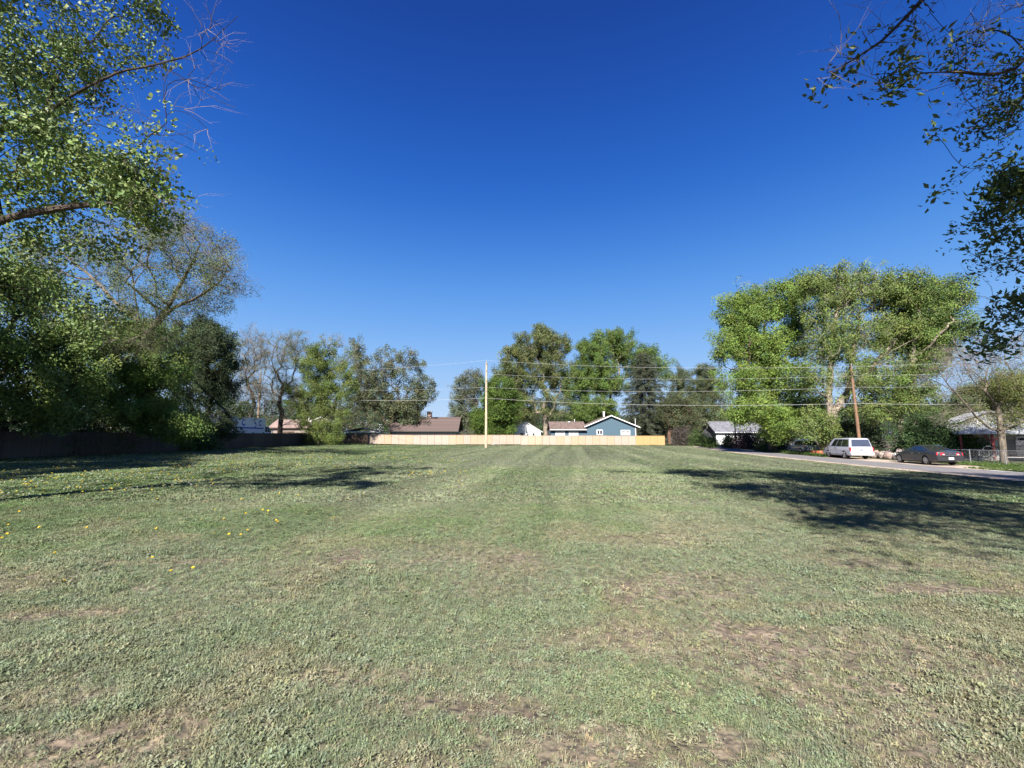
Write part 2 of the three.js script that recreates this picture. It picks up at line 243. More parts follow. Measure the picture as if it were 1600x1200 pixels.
/* o: name, label, base [x, z], lobes [px, py, d, rx, ry, depth, count, leaf, twig] (or {w:[x,y,z,rx,ry,rz,count,leaf,twig]}), limbs (lists of [px, py, d] or {w}), trunk radius R, colours */
function tree(o) {
  const r = rng(o.seed), [X, Z] = o.base, Y = G(X, Z) - 0.05, root = thing(o.name, o.label, o.category ?? 'tree', [X, Y, Z], 0, o.group), loc = (p) => p.sub(V(X, Y, Z)), spot = (q) => loc(q.w ? V(...q.w) : at(...q));
  const pts = [];
  for (const l of o.lobes) {
    let c, rx, ry, rz, n, leaf, twig;
    if (l.w) { let [x, y, z] = l.w; c = loc(V(x, y, z)); [, , , rx, ry, rz, n, leaf = 1, twig = 0] = l.w; } else { c = loc(at(l[0], l[1], l[2])); const m = l[2] / FOCAL; rx = l[3] * m; ry = l[4] * m; rz = l[5] ?? (rx + ry) / 2; n = l[6]; leaf = l[7] ?? 1; twig = l[8] ?? 0; }
    n = Math.round((n ?? clamp(26 * rx * ry, 20, 140)) * (o.fill ?? 1));
    for (let i = 0; i < n; i++) { const d = rdir(r).multiplyScalar(Math.pow(r(), 0.42) * (r() < 0.16 ? 1.28 : 1)); pts.push({ p: c.clone().add(V(d.x * rx, d.y * ry, d.z * rz)), leaf, twig }); }
  }
  for (const q of pts) if (q.p.y < 0.5) q.p.y = 0.5 + r() * 0.6;
  const h = o.fork ?? 3, limbs = o.limbs ? o.limbs.map((l) => l.map(spot)) : [[V(0, 0, 0), V((r() - 0.5) * 0.3, h * 0.5, (r() - 0.5) * 0.3), V((o.lean ?? 0) + (r() - 0.5) * 0.4, h, (r() - 0.5) * 0.4)]];
  if (o.limbs) limbs[0].unshift(V(0, 0, 0));
  if (o.stems) for (let i = 0; i < o.stems; i++) { const a = i / o.stems * 6.28 + r(); limbs.push([V(Math.cos(a) * 0.35, 0.15, Math.sin(a) * 0.35), V(Math.cos(a) * 1.2, h * 0.9, Math.sin(a) * 1.2), V(Math.cos(a) * 1.9, h * 1.9, Math.sin(a) * 1.9)]); }
  const N = skeleton(limbs, pts, o.bf ?? 0.25, r);
  part(root, 'trunk', branchGeo(N, o.R, o.tip ?? 0.012, o.taper), o.bark);
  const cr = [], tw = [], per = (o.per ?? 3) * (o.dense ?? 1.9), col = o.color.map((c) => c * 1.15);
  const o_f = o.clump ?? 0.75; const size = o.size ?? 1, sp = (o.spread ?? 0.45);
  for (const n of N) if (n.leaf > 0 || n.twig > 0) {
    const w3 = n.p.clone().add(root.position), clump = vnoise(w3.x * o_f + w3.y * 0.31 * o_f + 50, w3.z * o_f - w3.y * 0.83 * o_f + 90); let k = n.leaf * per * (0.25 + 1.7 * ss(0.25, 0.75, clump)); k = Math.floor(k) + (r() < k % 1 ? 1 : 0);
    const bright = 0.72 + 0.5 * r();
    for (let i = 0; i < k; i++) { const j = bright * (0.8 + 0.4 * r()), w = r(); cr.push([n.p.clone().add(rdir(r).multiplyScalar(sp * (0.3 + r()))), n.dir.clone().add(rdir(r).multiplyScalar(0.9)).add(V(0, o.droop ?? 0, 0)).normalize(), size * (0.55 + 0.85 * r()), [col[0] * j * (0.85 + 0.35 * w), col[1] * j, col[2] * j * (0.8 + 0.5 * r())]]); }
    let t = n.twig * (o.twigPer ?? 1.5); t = Math.floor(t) + (r() < t % 1 ? 1 : 0);
    for (let i = 0; i < t; i++) { const j = 0.7 + 0.6 * r(), c = o.twigColor ?? [0.3, 0.25, 0.2]; tw.push([n.p.clone(), n.dir.clone().add(rdir(r).multiplyScalar(0.6)).normalize(), 0.7 + 0.6 * r(), c.map((v) => v * j)]); }
  }
  if (cr.length) scatter(root, 'crown', o.leaves, o.leafMat ?? LEAF, cr);
  if (tw.length) scatter(root, 'twigs', o.twigs, TWIG, tw);
  return root;
}
function bush(name, label, x, z, rx, ry, rz, n, color, leaves, group, category = 'shrub', y0 = 0) { // many stems from one root
  const Y = G(x, z) - 0.03, r = rng(Math.round(x * 31 + z * 17 + n)), root = thing(name, label, category, [x, Y, z], 0, group), st = [], l = [];
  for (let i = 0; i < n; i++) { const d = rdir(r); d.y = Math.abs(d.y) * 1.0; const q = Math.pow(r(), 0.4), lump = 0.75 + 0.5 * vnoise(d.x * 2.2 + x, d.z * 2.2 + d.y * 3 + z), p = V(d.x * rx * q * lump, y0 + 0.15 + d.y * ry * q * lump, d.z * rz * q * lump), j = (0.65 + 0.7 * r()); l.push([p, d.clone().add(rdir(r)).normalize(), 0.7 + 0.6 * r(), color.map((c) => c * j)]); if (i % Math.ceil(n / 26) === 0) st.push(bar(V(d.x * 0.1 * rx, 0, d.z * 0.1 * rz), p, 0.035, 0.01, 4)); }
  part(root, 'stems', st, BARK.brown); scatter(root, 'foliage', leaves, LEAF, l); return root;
}
// ---------------------------------------------------------------- trees
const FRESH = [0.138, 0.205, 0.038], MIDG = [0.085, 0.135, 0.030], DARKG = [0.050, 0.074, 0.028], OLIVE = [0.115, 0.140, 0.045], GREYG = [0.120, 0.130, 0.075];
// near tree on the left, its trunk outside the picture
tree({ name: 'cottonwood_tree', label: 'nearest tree on the left, leafy limbs and bare branch tips reaching into the sky', seed: 11, base: [-15.5, -6.5], taper: 0.84, dense: 1.15, clump: 1.6, R: 0.36, tip: 0.0055, bark: BARK.dark, leaves: SPRAYS.near, color: [0.13, 0.185, 0.05], twigs: TWIGS.near, twigColor: [0.22, 0.17, 0.145], per: 2.3, spread: 0.2, leafMat: GLOSSY, bf: 0.2, twigPer: 0.8,
  limbs: [[{ w: [-15.3, 3, -6.6] }, { w: [-14.6, 6.5, -6.9] }, { w: [-14.4, 10, -6.5] }, { w: [-14.6, 14, -6] }],
    [[-190, 400, 9.2], [0, 345, 8.8], [75, 330, 8.5], [150, 318, 8.2], [215, 322, 8]], [[-200, 280, 9.6], [-40, 215, 9.4], [60, 185, 9.2], [130, 138, 9], [200, 108, 8.7], [243, 102, 8.5], [290, 90, 8.3], [335, 64, 8.2], [372, 25, 8]],
    [[150, 142, 8.9], [200, 170, 8.6], [250, 195, 8.4], [295, 215, 8.2], [322, 232, 8.1]], [[243, 102, 8.5], [290, 128, 8.2], [335, 155, 8], [368, 168, 7.9]], [[60, 185, 9.2], [95, 110, 9.3], [150, 60, 9.3], [185, -10, 9.4]],
    [[-60, 440, 11], [40, 452, 10.6], [110, 470, 10.3], [165, 500, 10]], [[100, 325, 8.4], [150, 345, 8.6], [200, 362, 8.8], [270, 392, 9]]],
  lobes: [[50, 190, 8.8, 75, 80, 1.2, 110], [30, 90, 9.2, 60, 50, 1.2, 70], [120, 100, 9, 55, 45, 1, 55], [200, 78, 8.8, 35, 28, 0.7, 22], [100, 230, 8.7, 55, 40, 1, 45], [150, 285, 8.3, 45, 30, 0.9, 45], [205, 275, 8.2, 28, 32, 0.7, 34], [210, 325, 8, 35, 22, 0.7, 34], [60, 300, 8.7, 60, 40, 1, 40], [30, 380, 9.2, 60, 30, 1, 26], [150, 370, 8.8, 60, 25, 0.8, 18, 0.7], [170, 0, 9.5, 90, 35, 1.2, 60], [40, -20, 9.6, 80, 40, 1.5, 60], [60, 450, 10.5, 60, 40, 1.2, 40, 0.8], [140, 500, 10.2, 50, 35, 1, 30, 0.8],
    [300, 140, 8.2, 45, 28, 0.6, 16, 0, 0.8], [290, 90, 8.3, 50, 22, 0.6, 12, 0, 0.8], [285, 200, 8.2, 40, 24, 0.5, 10, 0.05, 0.6], [240, 255, 8.1, 35, 25, 0.5, 14, 0.25, 0.9], [250, 310, 8, 35, 25, 0.5, 12, 0.3, 0.9], [190, 190, 8.6, 40, 25, 0.6, 14, 0.35, 0.6], [330, 60, 8.2, 30, 35, 0.5, 10, 0, 0.8],
    { w: [-15, 12, -5, 4.5, 3.5, 4.5, 130, 1, 0] }, { w: [-17, 9, -4, 3.5, 2.5, 4, 70, 1, 0] }, { w: [-13, 14.5, -6, 4, 2.5, 3.5, 90, 1, 0] }, { w: [-19, 11, -11, 3, 2.4, 2.6, 90, 1, 0] }] });
// a tree just outside the left edge that shades the lawn
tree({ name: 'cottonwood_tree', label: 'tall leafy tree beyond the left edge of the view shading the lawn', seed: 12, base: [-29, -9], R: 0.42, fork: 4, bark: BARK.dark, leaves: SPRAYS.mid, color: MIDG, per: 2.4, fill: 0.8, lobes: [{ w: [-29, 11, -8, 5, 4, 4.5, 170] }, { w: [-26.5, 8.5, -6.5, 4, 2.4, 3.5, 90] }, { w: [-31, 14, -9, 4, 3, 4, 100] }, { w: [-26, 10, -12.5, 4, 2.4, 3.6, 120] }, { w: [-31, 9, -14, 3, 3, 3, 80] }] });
// trees along the dark fence on the left
tree({ name: 'elm_tree', label: 'large grey-twigged elm with sparse leaves towering over the dark fence', seed: 13, base: [-34.6, -42], R: 0.42, tip: 0.012, fork: 5, bark: BARK.grey, leaves: SPRAYS.small, color: [0.12, 0.150, 0.055], twigs: TWIGS.mid, twigColor: [0.26, 0.215, 0.18], per: 2.2, twigPer: 1.7, spread: 0.5, bf: 0.22, limbs: [[[219, 640, 41.5], [224, 580, 40], [220, 530, 39], [212, 470, 38], [205, 420, 37], [200, 375, 36.5]], [[222, 560, 39.6], [250, 500, 37], [282, 445, 34], [305, 400, 32], [318, 370, 31]], [[252, 498, 37], [300, 470, 33], [345, 440, 30.5]], [[215, 500, 38.5], [165, 455, 39], [120, 415, 40], [85, 385, 40.5]]],
  lobes: [[110, 410, 40, 85, 50, 4, 130, 0.6, 0.8], [215, 385, 33, 75, 45, 4, 130, 0.55, 0.8], [300, 385, 31, 50, 42, 3, 110, 0.6, 0.8], [350, 432, 30, 38, 30, 2.5, 80, 0.7, 0.6], [255, 460, 33, 85, 45, 4, 170, 1, 0.4], [210, 520, 34, 70, 40, 3, 120, 1, 0.3], [60, 470, 41, 70, 50, 4, 100, 0.6, 0.5], [150, 500, 41, 80, 40, 4, 100, 0.8, 0.3], [270, 352, 32, 45, 20, 2.5, 40, 0.2, 1], [40, 385, 41, 40, 30, 3, 40, 0.3, 0.9]] });
tree({ name: 'box_elder_tree', label: 'leafy mid-green tree filling the left edge above the dark fence', seed: 14, base: [-34.8, -31], R: 0.32, fork: 3, bark: BARK.dark, leaves: SPRAYS.mid, color: [0.115, 0.172, 0.038], per: 2.1, lobes: [[25, 450, 31, 50, 40, 2.5, 90], [60, 535, 31, 75, 45, 3, 120], [20, 600, 31, 70, 40, 3, 90], [110, 590, 31.5, 50, 40, 2.5, 80], [-80, 520, 31, 70, 70, 3, 80], [60, 645, 31, 80, 25, 2, 70]] });
tree({ name: 'maple_tree', label: 'bright leafy young tree leaning over the dark fence below the large elm', seed: 15, base: [-33.9, -41], R: 0.3, fork: 2.5, bark: BARK.grey, leaves: SPRAYS.mid, color: [0.122, 0.190, 0.04], per: 2.3, lobes: [[190, 590, 39.5, 55, 38, 2.5, 110], [255, 570, 39.5, 45, 38, 2.5, 90], [170, 535, 39.5, 55, 32, 2.5, 80], [230, 640, 39.5, 48, 28, 2, 90], [285, 668, 40, 45, 20, 1.6, 70], [140, 630, 39.5, 40, 35, 2, 60], [225, 525, 39.5, 45, 26, 2, 60]] });
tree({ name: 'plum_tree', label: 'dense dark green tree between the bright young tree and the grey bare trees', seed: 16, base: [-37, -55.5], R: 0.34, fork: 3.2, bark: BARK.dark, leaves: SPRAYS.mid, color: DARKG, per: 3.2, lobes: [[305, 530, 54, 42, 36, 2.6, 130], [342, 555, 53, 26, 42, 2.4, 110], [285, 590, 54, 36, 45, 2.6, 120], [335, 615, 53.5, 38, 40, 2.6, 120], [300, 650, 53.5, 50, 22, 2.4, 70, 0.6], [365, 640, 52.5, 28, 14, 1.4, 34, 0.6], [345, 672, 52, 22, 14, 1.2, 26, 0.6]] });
tree({ name: 'ash_tree', label: 'tall grey-brown nearly bare tree behind the white box truck', seed: 17, base: [-38.5, -67], R: 0.3, fork: 5, bark: BARK.brown, leaves: SPRAYS.small, color: GREYG, twigs: TWIGS.far, twigColor: [0.27, 0.24, 0.185], per: 1.9, twigPer: 2.0, lobes: [[392, 555, 66, 26, 42, 2.6, 130, 0.4, 1], [378, 605, 66, 26, 36, 2.5, 90, 0.5, 1], [405, 620, 66, 22, 30, 2.2, 60, 0.5, 0.9]] });
tree({ name: 'ash_tree', label: 'second grey-brown bare tree, just left of the many-stemmed green tree', seed: 18, base: [-37.2, -73], R: 0.36, fork: 5, bark: BARK.brown, leaves: SPRAYS.small, color: OLIVE, twigs: TWIGS.far, twigColor: [0.26, 0.235, 0.185], per: 2.0, twigPer: 1.8, lobes: [[435, 555, 73, 32, 38, 3, 140, 0.5, 1], [462, 545, 73, 22, 28, 2.4, 70, 0.7, 0.8], [425, 610, 73, 25, 38, 2.6, 80, 0.5, 0.9], [450, 620, 73, 28, 36, 2.6, 80, 0.7, 0.7]] });
tree({ name: 'box_elder_tree', label: 'many-stemmed green tree growing at the corner of the lawn', seed: 19, base: [-31.3, -74], R: 0.2, fork: 2.2, stems: 4, bark: BARK.pale, leaves: SPRAYS.mid, color: [0.118, 0.160, 0.036], per: 2.4, twigs: TWIGS.far, lobes: [[500, 568, 74, 32, 36, 3, 130], [480, 618, 74, 32, 32, 3, 110], [528, 606, 74, 30, 38, 3, 110], [502, 655, 74, 42, 26, 3.2, 130], [538, 570, 75, 22, 30, 2.4, 60, 0.6, 0.4], [515, 538, 74, 18, 16, 1.8, 26, 0.3, 1], [505, 684, 73.5, 36, 12, 2.4, 60]] });
tree({ name: 'willow_tree', label: 'wide grey-green tree behind the brown roofed house', seed: 20, base: [-24.5, -93], R: 0.4, fork: 3.5, bark: BARK.brown, leaves: SPRAYS.far, color: [0.105, 0.122, 0.058], per: 1.5, twigs: TWIGS.far, twigColor: [0.36, 0.31, 0.25], twigPer: 1, lobes: [[588, 580, 93, 36, 34, 4, 110, 0.7, 0.6], [628, 572, 93, 36, 28, 4, 100, 0.7, 0.6], [658, 608, 92, 24, 24, 3, 70, 0.8, 0.3], [600, 628, 93, 42, 32, 4, 110], [568, 615, 94, 26, 36, 3.5, 70], [640, 640, 92, 34, 22, 3, 70], [555, 560, 95, 16, 30, 2.5, 40, 0.5, 0.7]] });
// trees behind the new fence
const far = (o) => tree({ tip: 0.03, per: 2.0, spread: 0.7, leaves: SPRAYS.far, twigs: TWIGS.far, bf: 0.22, ...o });
far({ name: 'willow_tree', label: 'grey-green wispy tree left of the pale utility pole', seed: 31, base: [-10.4, -112], R: 0.4, fork: 4, bark: BARK.brown, color: [0.105, 0.125, 0.068], per: 1.6, twigPer: 1, lobes: [[728, 615, 112, 24, 36, 4, 130, 0.9, 0.5], [722, 655, 111, 22, 28, 3.5, 80], [742, 600, 112, 16, 22, 3, 50, 0.8, 0.6]] });
far({ name: 'maple_tree', label: 'low rounded deep green tree behind the pale utility pole', seed: 32, base: [-1.4, -91.5], R: 0.3, fork: 2.5, bark: BARK.brown, color: [0.075, 0.125, 0.018], per: 2.6, lobes: [[778, 620, 91, 28, 28, 4, 120], [765, 655, 91, 26, 24, 3.5, 100], [786, 640, 91, 24, 26, 4, 110], [780, 672, 90.5, 26, 10, 3, 50]] });
far({ name: 'cottonwood_tree', label: 'tall cottonwood with pale forked trunk left of the blue house', seed: 33, base: [7.7, -105], R: 0.55, fork: 7, bark: BARK.pale, color: OLIVE, per: 1.9, lobes: [[842, 545, 105, 40, 32, 5, 170, 1, 0.3], [815, 585, 105, 38, 34, 5, 160], [862, 590, 105, 34, 32, 5, 130], [845, 520, 105, 14, 14, 2.4, 30], [872, 540, 106, 18, 24, 3, 50], [805, 630, 104, 34, 26, 4, 90], [868, 632, 104, 26, 20, 4, 60, 0.8], [803, 555, 105, 22, 18, 3, 40]] });
far({ name: 'cottonwood_tree', label: 'broad green cottonwood directly behind the blue house', seed: 34, base: [21.4, -104], R: 0.5, fork: 9, bark: BARK.pale, color: [0.098, 0.152, 0.030], per: 2.1, lobes: [[925, 560, 106, 36, 30, 5, 150], [965, 545, 106, 38, 26, 5, 150], [1005, 565, 107, 30, 28, 4.5, 110], [900, 600, 105, 26, 34, 4, 100], [950, 595, 105, 40, 24, 5, 120], [915, 645, 103, 32, 22, 4, 90], [945, 530, 106, 22, 14, 3, 50], [1030, 575, 107, 18, 22, 3, 50], [940, 638, 103, 26, 20, 4, 60]] });
far({ name: 'elm_tree', label: 'tall hazy grey-green tree right of the dark spruce', seed: 35, base: [40, -128], R: 0.45, fork: 6, bark: BARK.brown, color: [0.085, 0.108, 0.045], per: 1.8, lobes: [[1062, 600, 127, 22, 28, 4.5, 110], [1055, 640, 126, 24, 26, 4.5, 100], [1080, 650, 126, 22, 26, 4, 90]] });
far({ name: 'elm_tree', label: 'tall hazy tree between the dark spruce and the leftmost street cottonwood', seed: 36, base: [51, -124], R: 0.45, fork: 6, bark: BARK.brown, color: [0.095, 0.118, 0.05], per: 1.8, lobes: [[1100, 598, 124, 22, 28, 4.5, 110], [1098, 640, 123, 26, 30, 4.5, 120], [1125, 625, 123, 20, 36, 4, 90]] });
far({ name: 'juniper_tree', label: 'short dark tree with reddish trunk beyond the end of the new fence', seed: 37, base: [31.8, -92], R: 0.4, fork: 2.5, bark: bark(0.32, 0.2, 0.14), color: [0.075, 0.090, 0.038], per: 1.9, lobes: [[1050, 650, 92, 22, 22, 3, 90], [1075, 655, 91, 24, 20, 3, 90], [1062, 632, 92, 22, 16, 3, 60]] });
{ // spruce
  const X = 28.8, Z = -98, Y = G(X, Z), root = thing('spruce_tree', 'tall dark spruce with drooping branches right of the blue house', 'tree', [X, Y, Z]), r = rng(77), H = 20.5, list = [], br = [bar(V(0, 0, 0), V(0.1, H, 0), 0.34, 0.03, 9)];
  for (let i = 0; i < 150; i++) { const t = Math.pow(i / 150, 0.85), y = 0.9 + t * (H - 1.2), L = (5.9 * Math.pow(1 - t, 0.72) + 0.3) * (0.72 + 0.5 * r()), a = i * 2.39996 + r() * 0.5, d = V(Math.cos(a), 0, Math.sin(a)); const tipp = V(d.x * L, y - L * (0.28 - 0.4 * t), d.z * L); br.push(bar(V(0, y, 0), tipp, 0.05, 0.012, 4));
    const n = Math.ceil(L * 2.6); for (let k = 1; k <= n; k++) { const q = k / n; for (let j = 0; j < 2; j++) { const p = V(0, y, 0).lerp(tipp, q).add(V((r() - 0.5) * 0.9, -0.25 * r() - 0.1, (r() - 0.5) * 0.9)); const m = 0.6 + 0.8 * r(); list.push([p, d.clone().add(V(0, -0.7, 0)).add(rdir(r).multiplyScalar(0.5)).normalize(), 0.8 + 0.6 * r(), [0.052 * m, 0.064 * m, 0.036 * m]]); } } }
  const needles = [1, 2].map((s) => { const q = rng(s + 400), out = []; for (let i = 0; i < 26; i++) { const t = q(), a = q() * 6.28; leafPoints(out, V(0, t * 0.9, 0), V(Math.cos(a) * 0.7, 0.7 + 0.2 * q(), Math.sin(a) * 0.7).normalize(), rdir(q), 0.3 + 0.15 * q(), 0.06, 0.1); } return geoOf(out); });
  part(root, 'trunk', br, BARK.brown); scatter(root, 'crown', needles, std(1, 1, 1, 0.85), list);
}
// cottonwoods along the street
tree({ name: 'cottonwood_tree', label: 'leftmost bright green street cottonwood hanging low over the road', seed: 41, base: [33.6, -59], dense: 1.5, R: 0.5, fork: 3.4, bark: BARK.brown, leaves: SPRAYS.mid, color: FRESH, per: 2.3, spread: 0.6, bf: 0.2, twigs: TWIGS.mid, size: 1.1, lobes: [[1165, 490, 58, 42, 40, 3.4, 170], [1215, 470, 58, 40, 32, 3.4, 140], [1150, 545, 57.5, 36, 36, 3, 120], [1205, 550, 57, 40, 38, 3.2, 140], [1165, 600, 56.5, 44, 32, 3.2, 130], [1225, 600, 56, 40, 34, 3, 120], [1175, 640, 55.5, 44, 22, 2.6, 110], [1225, 655, 55, 40, 26, 2.6, 120], [1255, 635, 54.5, 32, 30, 2.4, 90], [1180, 455, 58, 45, 14, 2, 30, 0.2, 1], [1250, 450, 58, 24, 20, 2.6, 50], [1248, 520, 57.5, 22, 36, 2.6, 70]] });
tree({ name: 'cottonwood_tree', label: 'huge cottonwood with thick pale leaning trunk beside the white van', seed: 42, base: [34.6, -50.5], dense: 1.6, R: 0.62, tip: 0.012, bark: BARK.pale, leaves: SPRAYS.mid, color: [0.135, 0.185, 0.046], per: 2.1, spread: 0.55, bf: 0.2, twigs: TWIGS.mid, twigColor: [0.42, 0.38, 0.32], twigPer: 1, size: 0.95,
  limbs: [[[1291, 670, 50.3], [1302, 645, 50], [1322, 618, 49.6], [1350, 588, 49], [1385, 548, 48.6], [1420, 510, 48]], [[1299, 648, 50], [1296, 600, 50.5], [1300, 545, 51], [1308, 480, 51]], [[1322, 618, 49.6], [1330, 560, 50], [1345, 500, 50]]],
  lobes: [[1300, 480, 50.5, 38, 45, 3, 150, 0.85, 0.6], [1345, 455, 50, 40, 34, 3, 150, 0.9, 0.4], [1400, 460, 49, 38, 32, 3, 150], [1290, 540, 50, 34, 38, 2.8, 100, 0.8, 0.6], [1350, 525, 49.5, 45, 38, 3, 160, 0.85, 0.5], [1410, 520, 49, 42, 34, 3, 150], [1370, 585, 49, 45, 30, 2.8, 130, 0.9, 0.4], [1320, 600, 49, 28, 26, 2.4, 60, 0.8, 0.4], [1400, 625, 48.5, 36, 26, 2.4, 90, 0.9], [1335, 430, 50, 45, 15, 2.4, 50, 0.7, 0.6], [1275, 665, 49.6, 26, 22, 2, 80], [1272, 590, 50, 20, 30, 2.2, 60], [1280, 445, 51, 22, 22, 2.2, 60], [1350, 640, 49, 34, 22, 2.2, 60]] });
tree({ name: 'cottonwood_tree', label: 'right-hand street cottonwood with upright twin pale trunks behind the grey sedan', seed: 43, base: [41.5, -48.5], dense: 1.5, R: 0.42, fork: 7, stems: 1, bark: BARK.pale, leaves: SPRAYS.mid, color: [0.108, 0.165, 0.036], per: 2.1, spread: 0.55, bf: 0.2, twigs: TWIGS.mid, lobes: [[1440, 470, 48, 34, 36, 2.8, 130], [1478, 462, 47.5, 30, 30, 2.6, 110], [1450, 520, 48, 36, 34, 2.8, 120], [1492, 505, 47, 22, 34, 2.4, 80], [1430, 570, 48, 34, 28, 2.6, 90], [1475, 545, 47.5, 26, 24, 2.2, 60], [1420, 610, 48, 26, 22, 2.2, 60, 0.9]] });
tree({ name: 'locust_tree', label: 'spreading half-bare tree by the wire fence in front of the porch house', seed: 44, base: [38.6, -36], R: 0.22, tip: 0.01, bark: BARK.grey, leaves: SPRAYS.small, color: [0.13, 0.150, 0.040], per: 1.7, spread: 0.4, twigs: TWIGS.mid, twigColor: [0.2, 0.165, 0.135], twigPer: 1.5, bf: 0.18,
  limbs: [[[1562, 660, 36], [1560, 640, 36]], [[1558, 635, 36], [1520, 595, 35.5], [1500, 555, 35]], [[1550, 672, 36], [1520, 645, 35.5], [1480, 600, 35], [1455, 560, 34.6]], [[1562, 632, 36], [1590, 595, 36], [1615, 560, 36]]],
  lobes: [[1550, 600, 36, 42, 24, 2, 110, 0.9, 0.4], [1590, 610, 36, 32, 26, 2, 100, 0.9, 0.4], [1520, 560, 35.5, 42, 34, 2, 70, 0.04, 1], [1575, 545, 36, 42, 30, 2, 70, 0.08, 1], [1475, 585, 35, 32, 34, 1.6, 60, 0.02, 1], [1630, 590, 36, 40, 40, 2, 80, 0.6, 0.6], [1585, 655, 36, 42, 22, 1.8, 70, 0.5, 0.6], [1500, 650, 35, 34, 20, 1.6, 40, 0.25, 0.8]] });
tree({ name: 'elm_tree', label: 'round olive background tree behind the porch house roof', seed: 45, base: [63, -62], R: 0.35, fork: 3, bark: BARK.brown, leaves: SPRAYS.mid, color: [0.088, 0.112, 0.042], per: 2.3, size: 1.2, lobes: [[1500, 640, 62, 34, 24, 3, 130], [1540, 625, 62, 34, 30, 3, 130], [1585, 630, 62, 36, 30, 3, 130], [1470, 655, 61, 24, 18, 2.6, 70]] });
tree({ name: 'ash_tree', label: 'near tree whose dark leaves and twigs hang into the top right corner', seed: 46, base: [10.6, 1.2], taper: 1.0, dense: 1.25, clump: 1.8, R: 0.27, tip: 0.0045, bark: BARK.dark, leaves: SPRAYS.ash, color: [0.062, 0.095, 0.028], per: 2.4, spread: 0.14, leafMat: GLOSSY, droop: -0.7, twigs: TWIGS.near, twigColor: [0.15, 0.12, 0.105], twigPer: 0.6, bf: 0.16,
  limbs: [[{ w: [10.4, 3, 1] }, { w: [10, 6, 0.4] }, { w: [9.6, 9, -0.5] }, { w: [9.4, 13, -1] }], [{ w: [10.1, 5.4, 0.5] }, { w: [9.3, 7, -2] }, [1680, 90, 6.2], [1600, 150, 6.2], [1560, 215, 6.1]], [{ w: [9.6, 8.6, -0.4] }, { w: [8, 9.4, -3] }, [1560, -40, 6], [1493, 60, 5.9], [1483, 125, 5.9], [1504, 159, 5.9], [1533, 181, 5.9]],
    [{ w: [8, 9.4, -3] }, [1460, -20, 5.9], [1379, 67, 5.8], [1276, 124, 5.7]], [{ w: [10.1, 5.4, 0.5] }, { w: [9.6, 6, -3] }, [1690, 290, 6.6], [1600, 310, 6.5]], [{ w: [10.2, 4.6, 0.7] }, { w: [10, 5, -3] }, [1720, 440, 7], [1610, 430, 6.9], [1530, 405, 6.8]]],
  lobes: [[1350, 90, 5.8, 60, 28, 0.5, 14, 0.08, 1], [1285, 125, 5.7, 30, 22, 0.3, 6, 0.1, 0.8], [1412, 115, 5.8, 22, 26, 0.3, 9, 0.9, 0.4], [1490, 110, 5.9, 45, 45, 0.5, 16, 0.05, 1], [1560, 120, 6.1, 40, 50, 0.6, 34, 0.55, 0.8], [1575, 190, 6.1, 30, 45, 0.6, 30, 0.6, 0.5], [1580, 300, 6.4, 26, 46, 0.6, 40, 1, 0.1], [1630, 290, 6.5, 40, 70, 0.8, 46, 1], [1590, 395, 6.8, 26, 22, 0.5, 16, 0.8, 0.3], [1592, 490, 7, 22, 55, 0.5, 26, 0.7, 0.3], [1540, 540, 7, 50, 22, 0.4, 10, 0.7, 0.3],
    [1458, 208, 6, 5, 5, 0.1, 2, 1], [1505, 262, 6.2, 8, 6, 0.1, 2, 1], [1480, 285, 6.2, 5, 4, 0.1, 1, 1], [1497, 358, 6.5, 6, 5, 0.1, 2, 1], [1493, 384, 6.6, 5, 5, 0.1, 1, 1], [1518, 406, 6.7, 8, 6, 0.1, 2, 1], [1525, 262, 6.2, 14, 10, 0.2, 4, 0.8], [1560, 375, 6.6, 14, 12, 0.2, 5, 0.8], [1560, 40, 6.2, 60, 40, 0.8, 40, 0.35, 0.9], [1440, 20, 5.9, 90, 40, 0.7, 30, 0.15, 1],
    { w: [9.5, 12, -1, 3, 2, 3, 40, 1, 0] }] });
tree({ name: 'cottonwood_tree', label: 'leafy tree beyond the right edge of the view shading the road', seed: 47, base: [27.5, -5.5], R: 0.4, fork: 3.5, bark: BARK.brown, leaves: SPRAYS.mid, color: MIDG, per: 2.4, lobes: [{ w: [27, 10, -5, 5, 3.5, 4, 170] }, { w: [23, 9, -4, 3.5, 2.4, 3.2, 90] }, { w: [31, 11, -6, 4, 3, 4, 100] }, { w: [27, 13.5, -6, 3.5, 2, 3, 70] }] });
tree({ name: 'cottonwood_tree', label: 'broad tree beyond the right edge whose shadow lies across the lawn', seed: 48, base: [15.5, 4], fill: 0.8, dense: 1.15, R: 0.45, fork: 5, bark: BARK.brown, leaves: SPRAYS.mid, color: MIDG, per: 2.2, lobes: [{ w: [6.6, 9.5, 3.6, 3.8, 1.8, 3.2, 130] }, { w: [7, 12, 0.6, 4.4, 1.8, 3.2, 160] }, { w: [11.5, 12.5, -1, 4, 1.8, 3.4, 120] }, { w: [14.5, 13, -2, 5, 2, 3.6, 150] }, { w: [7.2, 13.8, -3, 4, 1.3, 2.6, 120] }, { w: [18.5, 12.5, -6, 5, 2.4, 3.6, 160] }, { w: [3.5, 13.6, -4.5, 2.6, 0.8, 1.8, 26] }, { w: [23, 10.5, -7, 4, 2.4, 3.6, 120] }, { w: [14, 9, 3, 4, 2, 3, 90] }, { w: [19, 9.5, 0, 4, 2, 3, 90] }] });
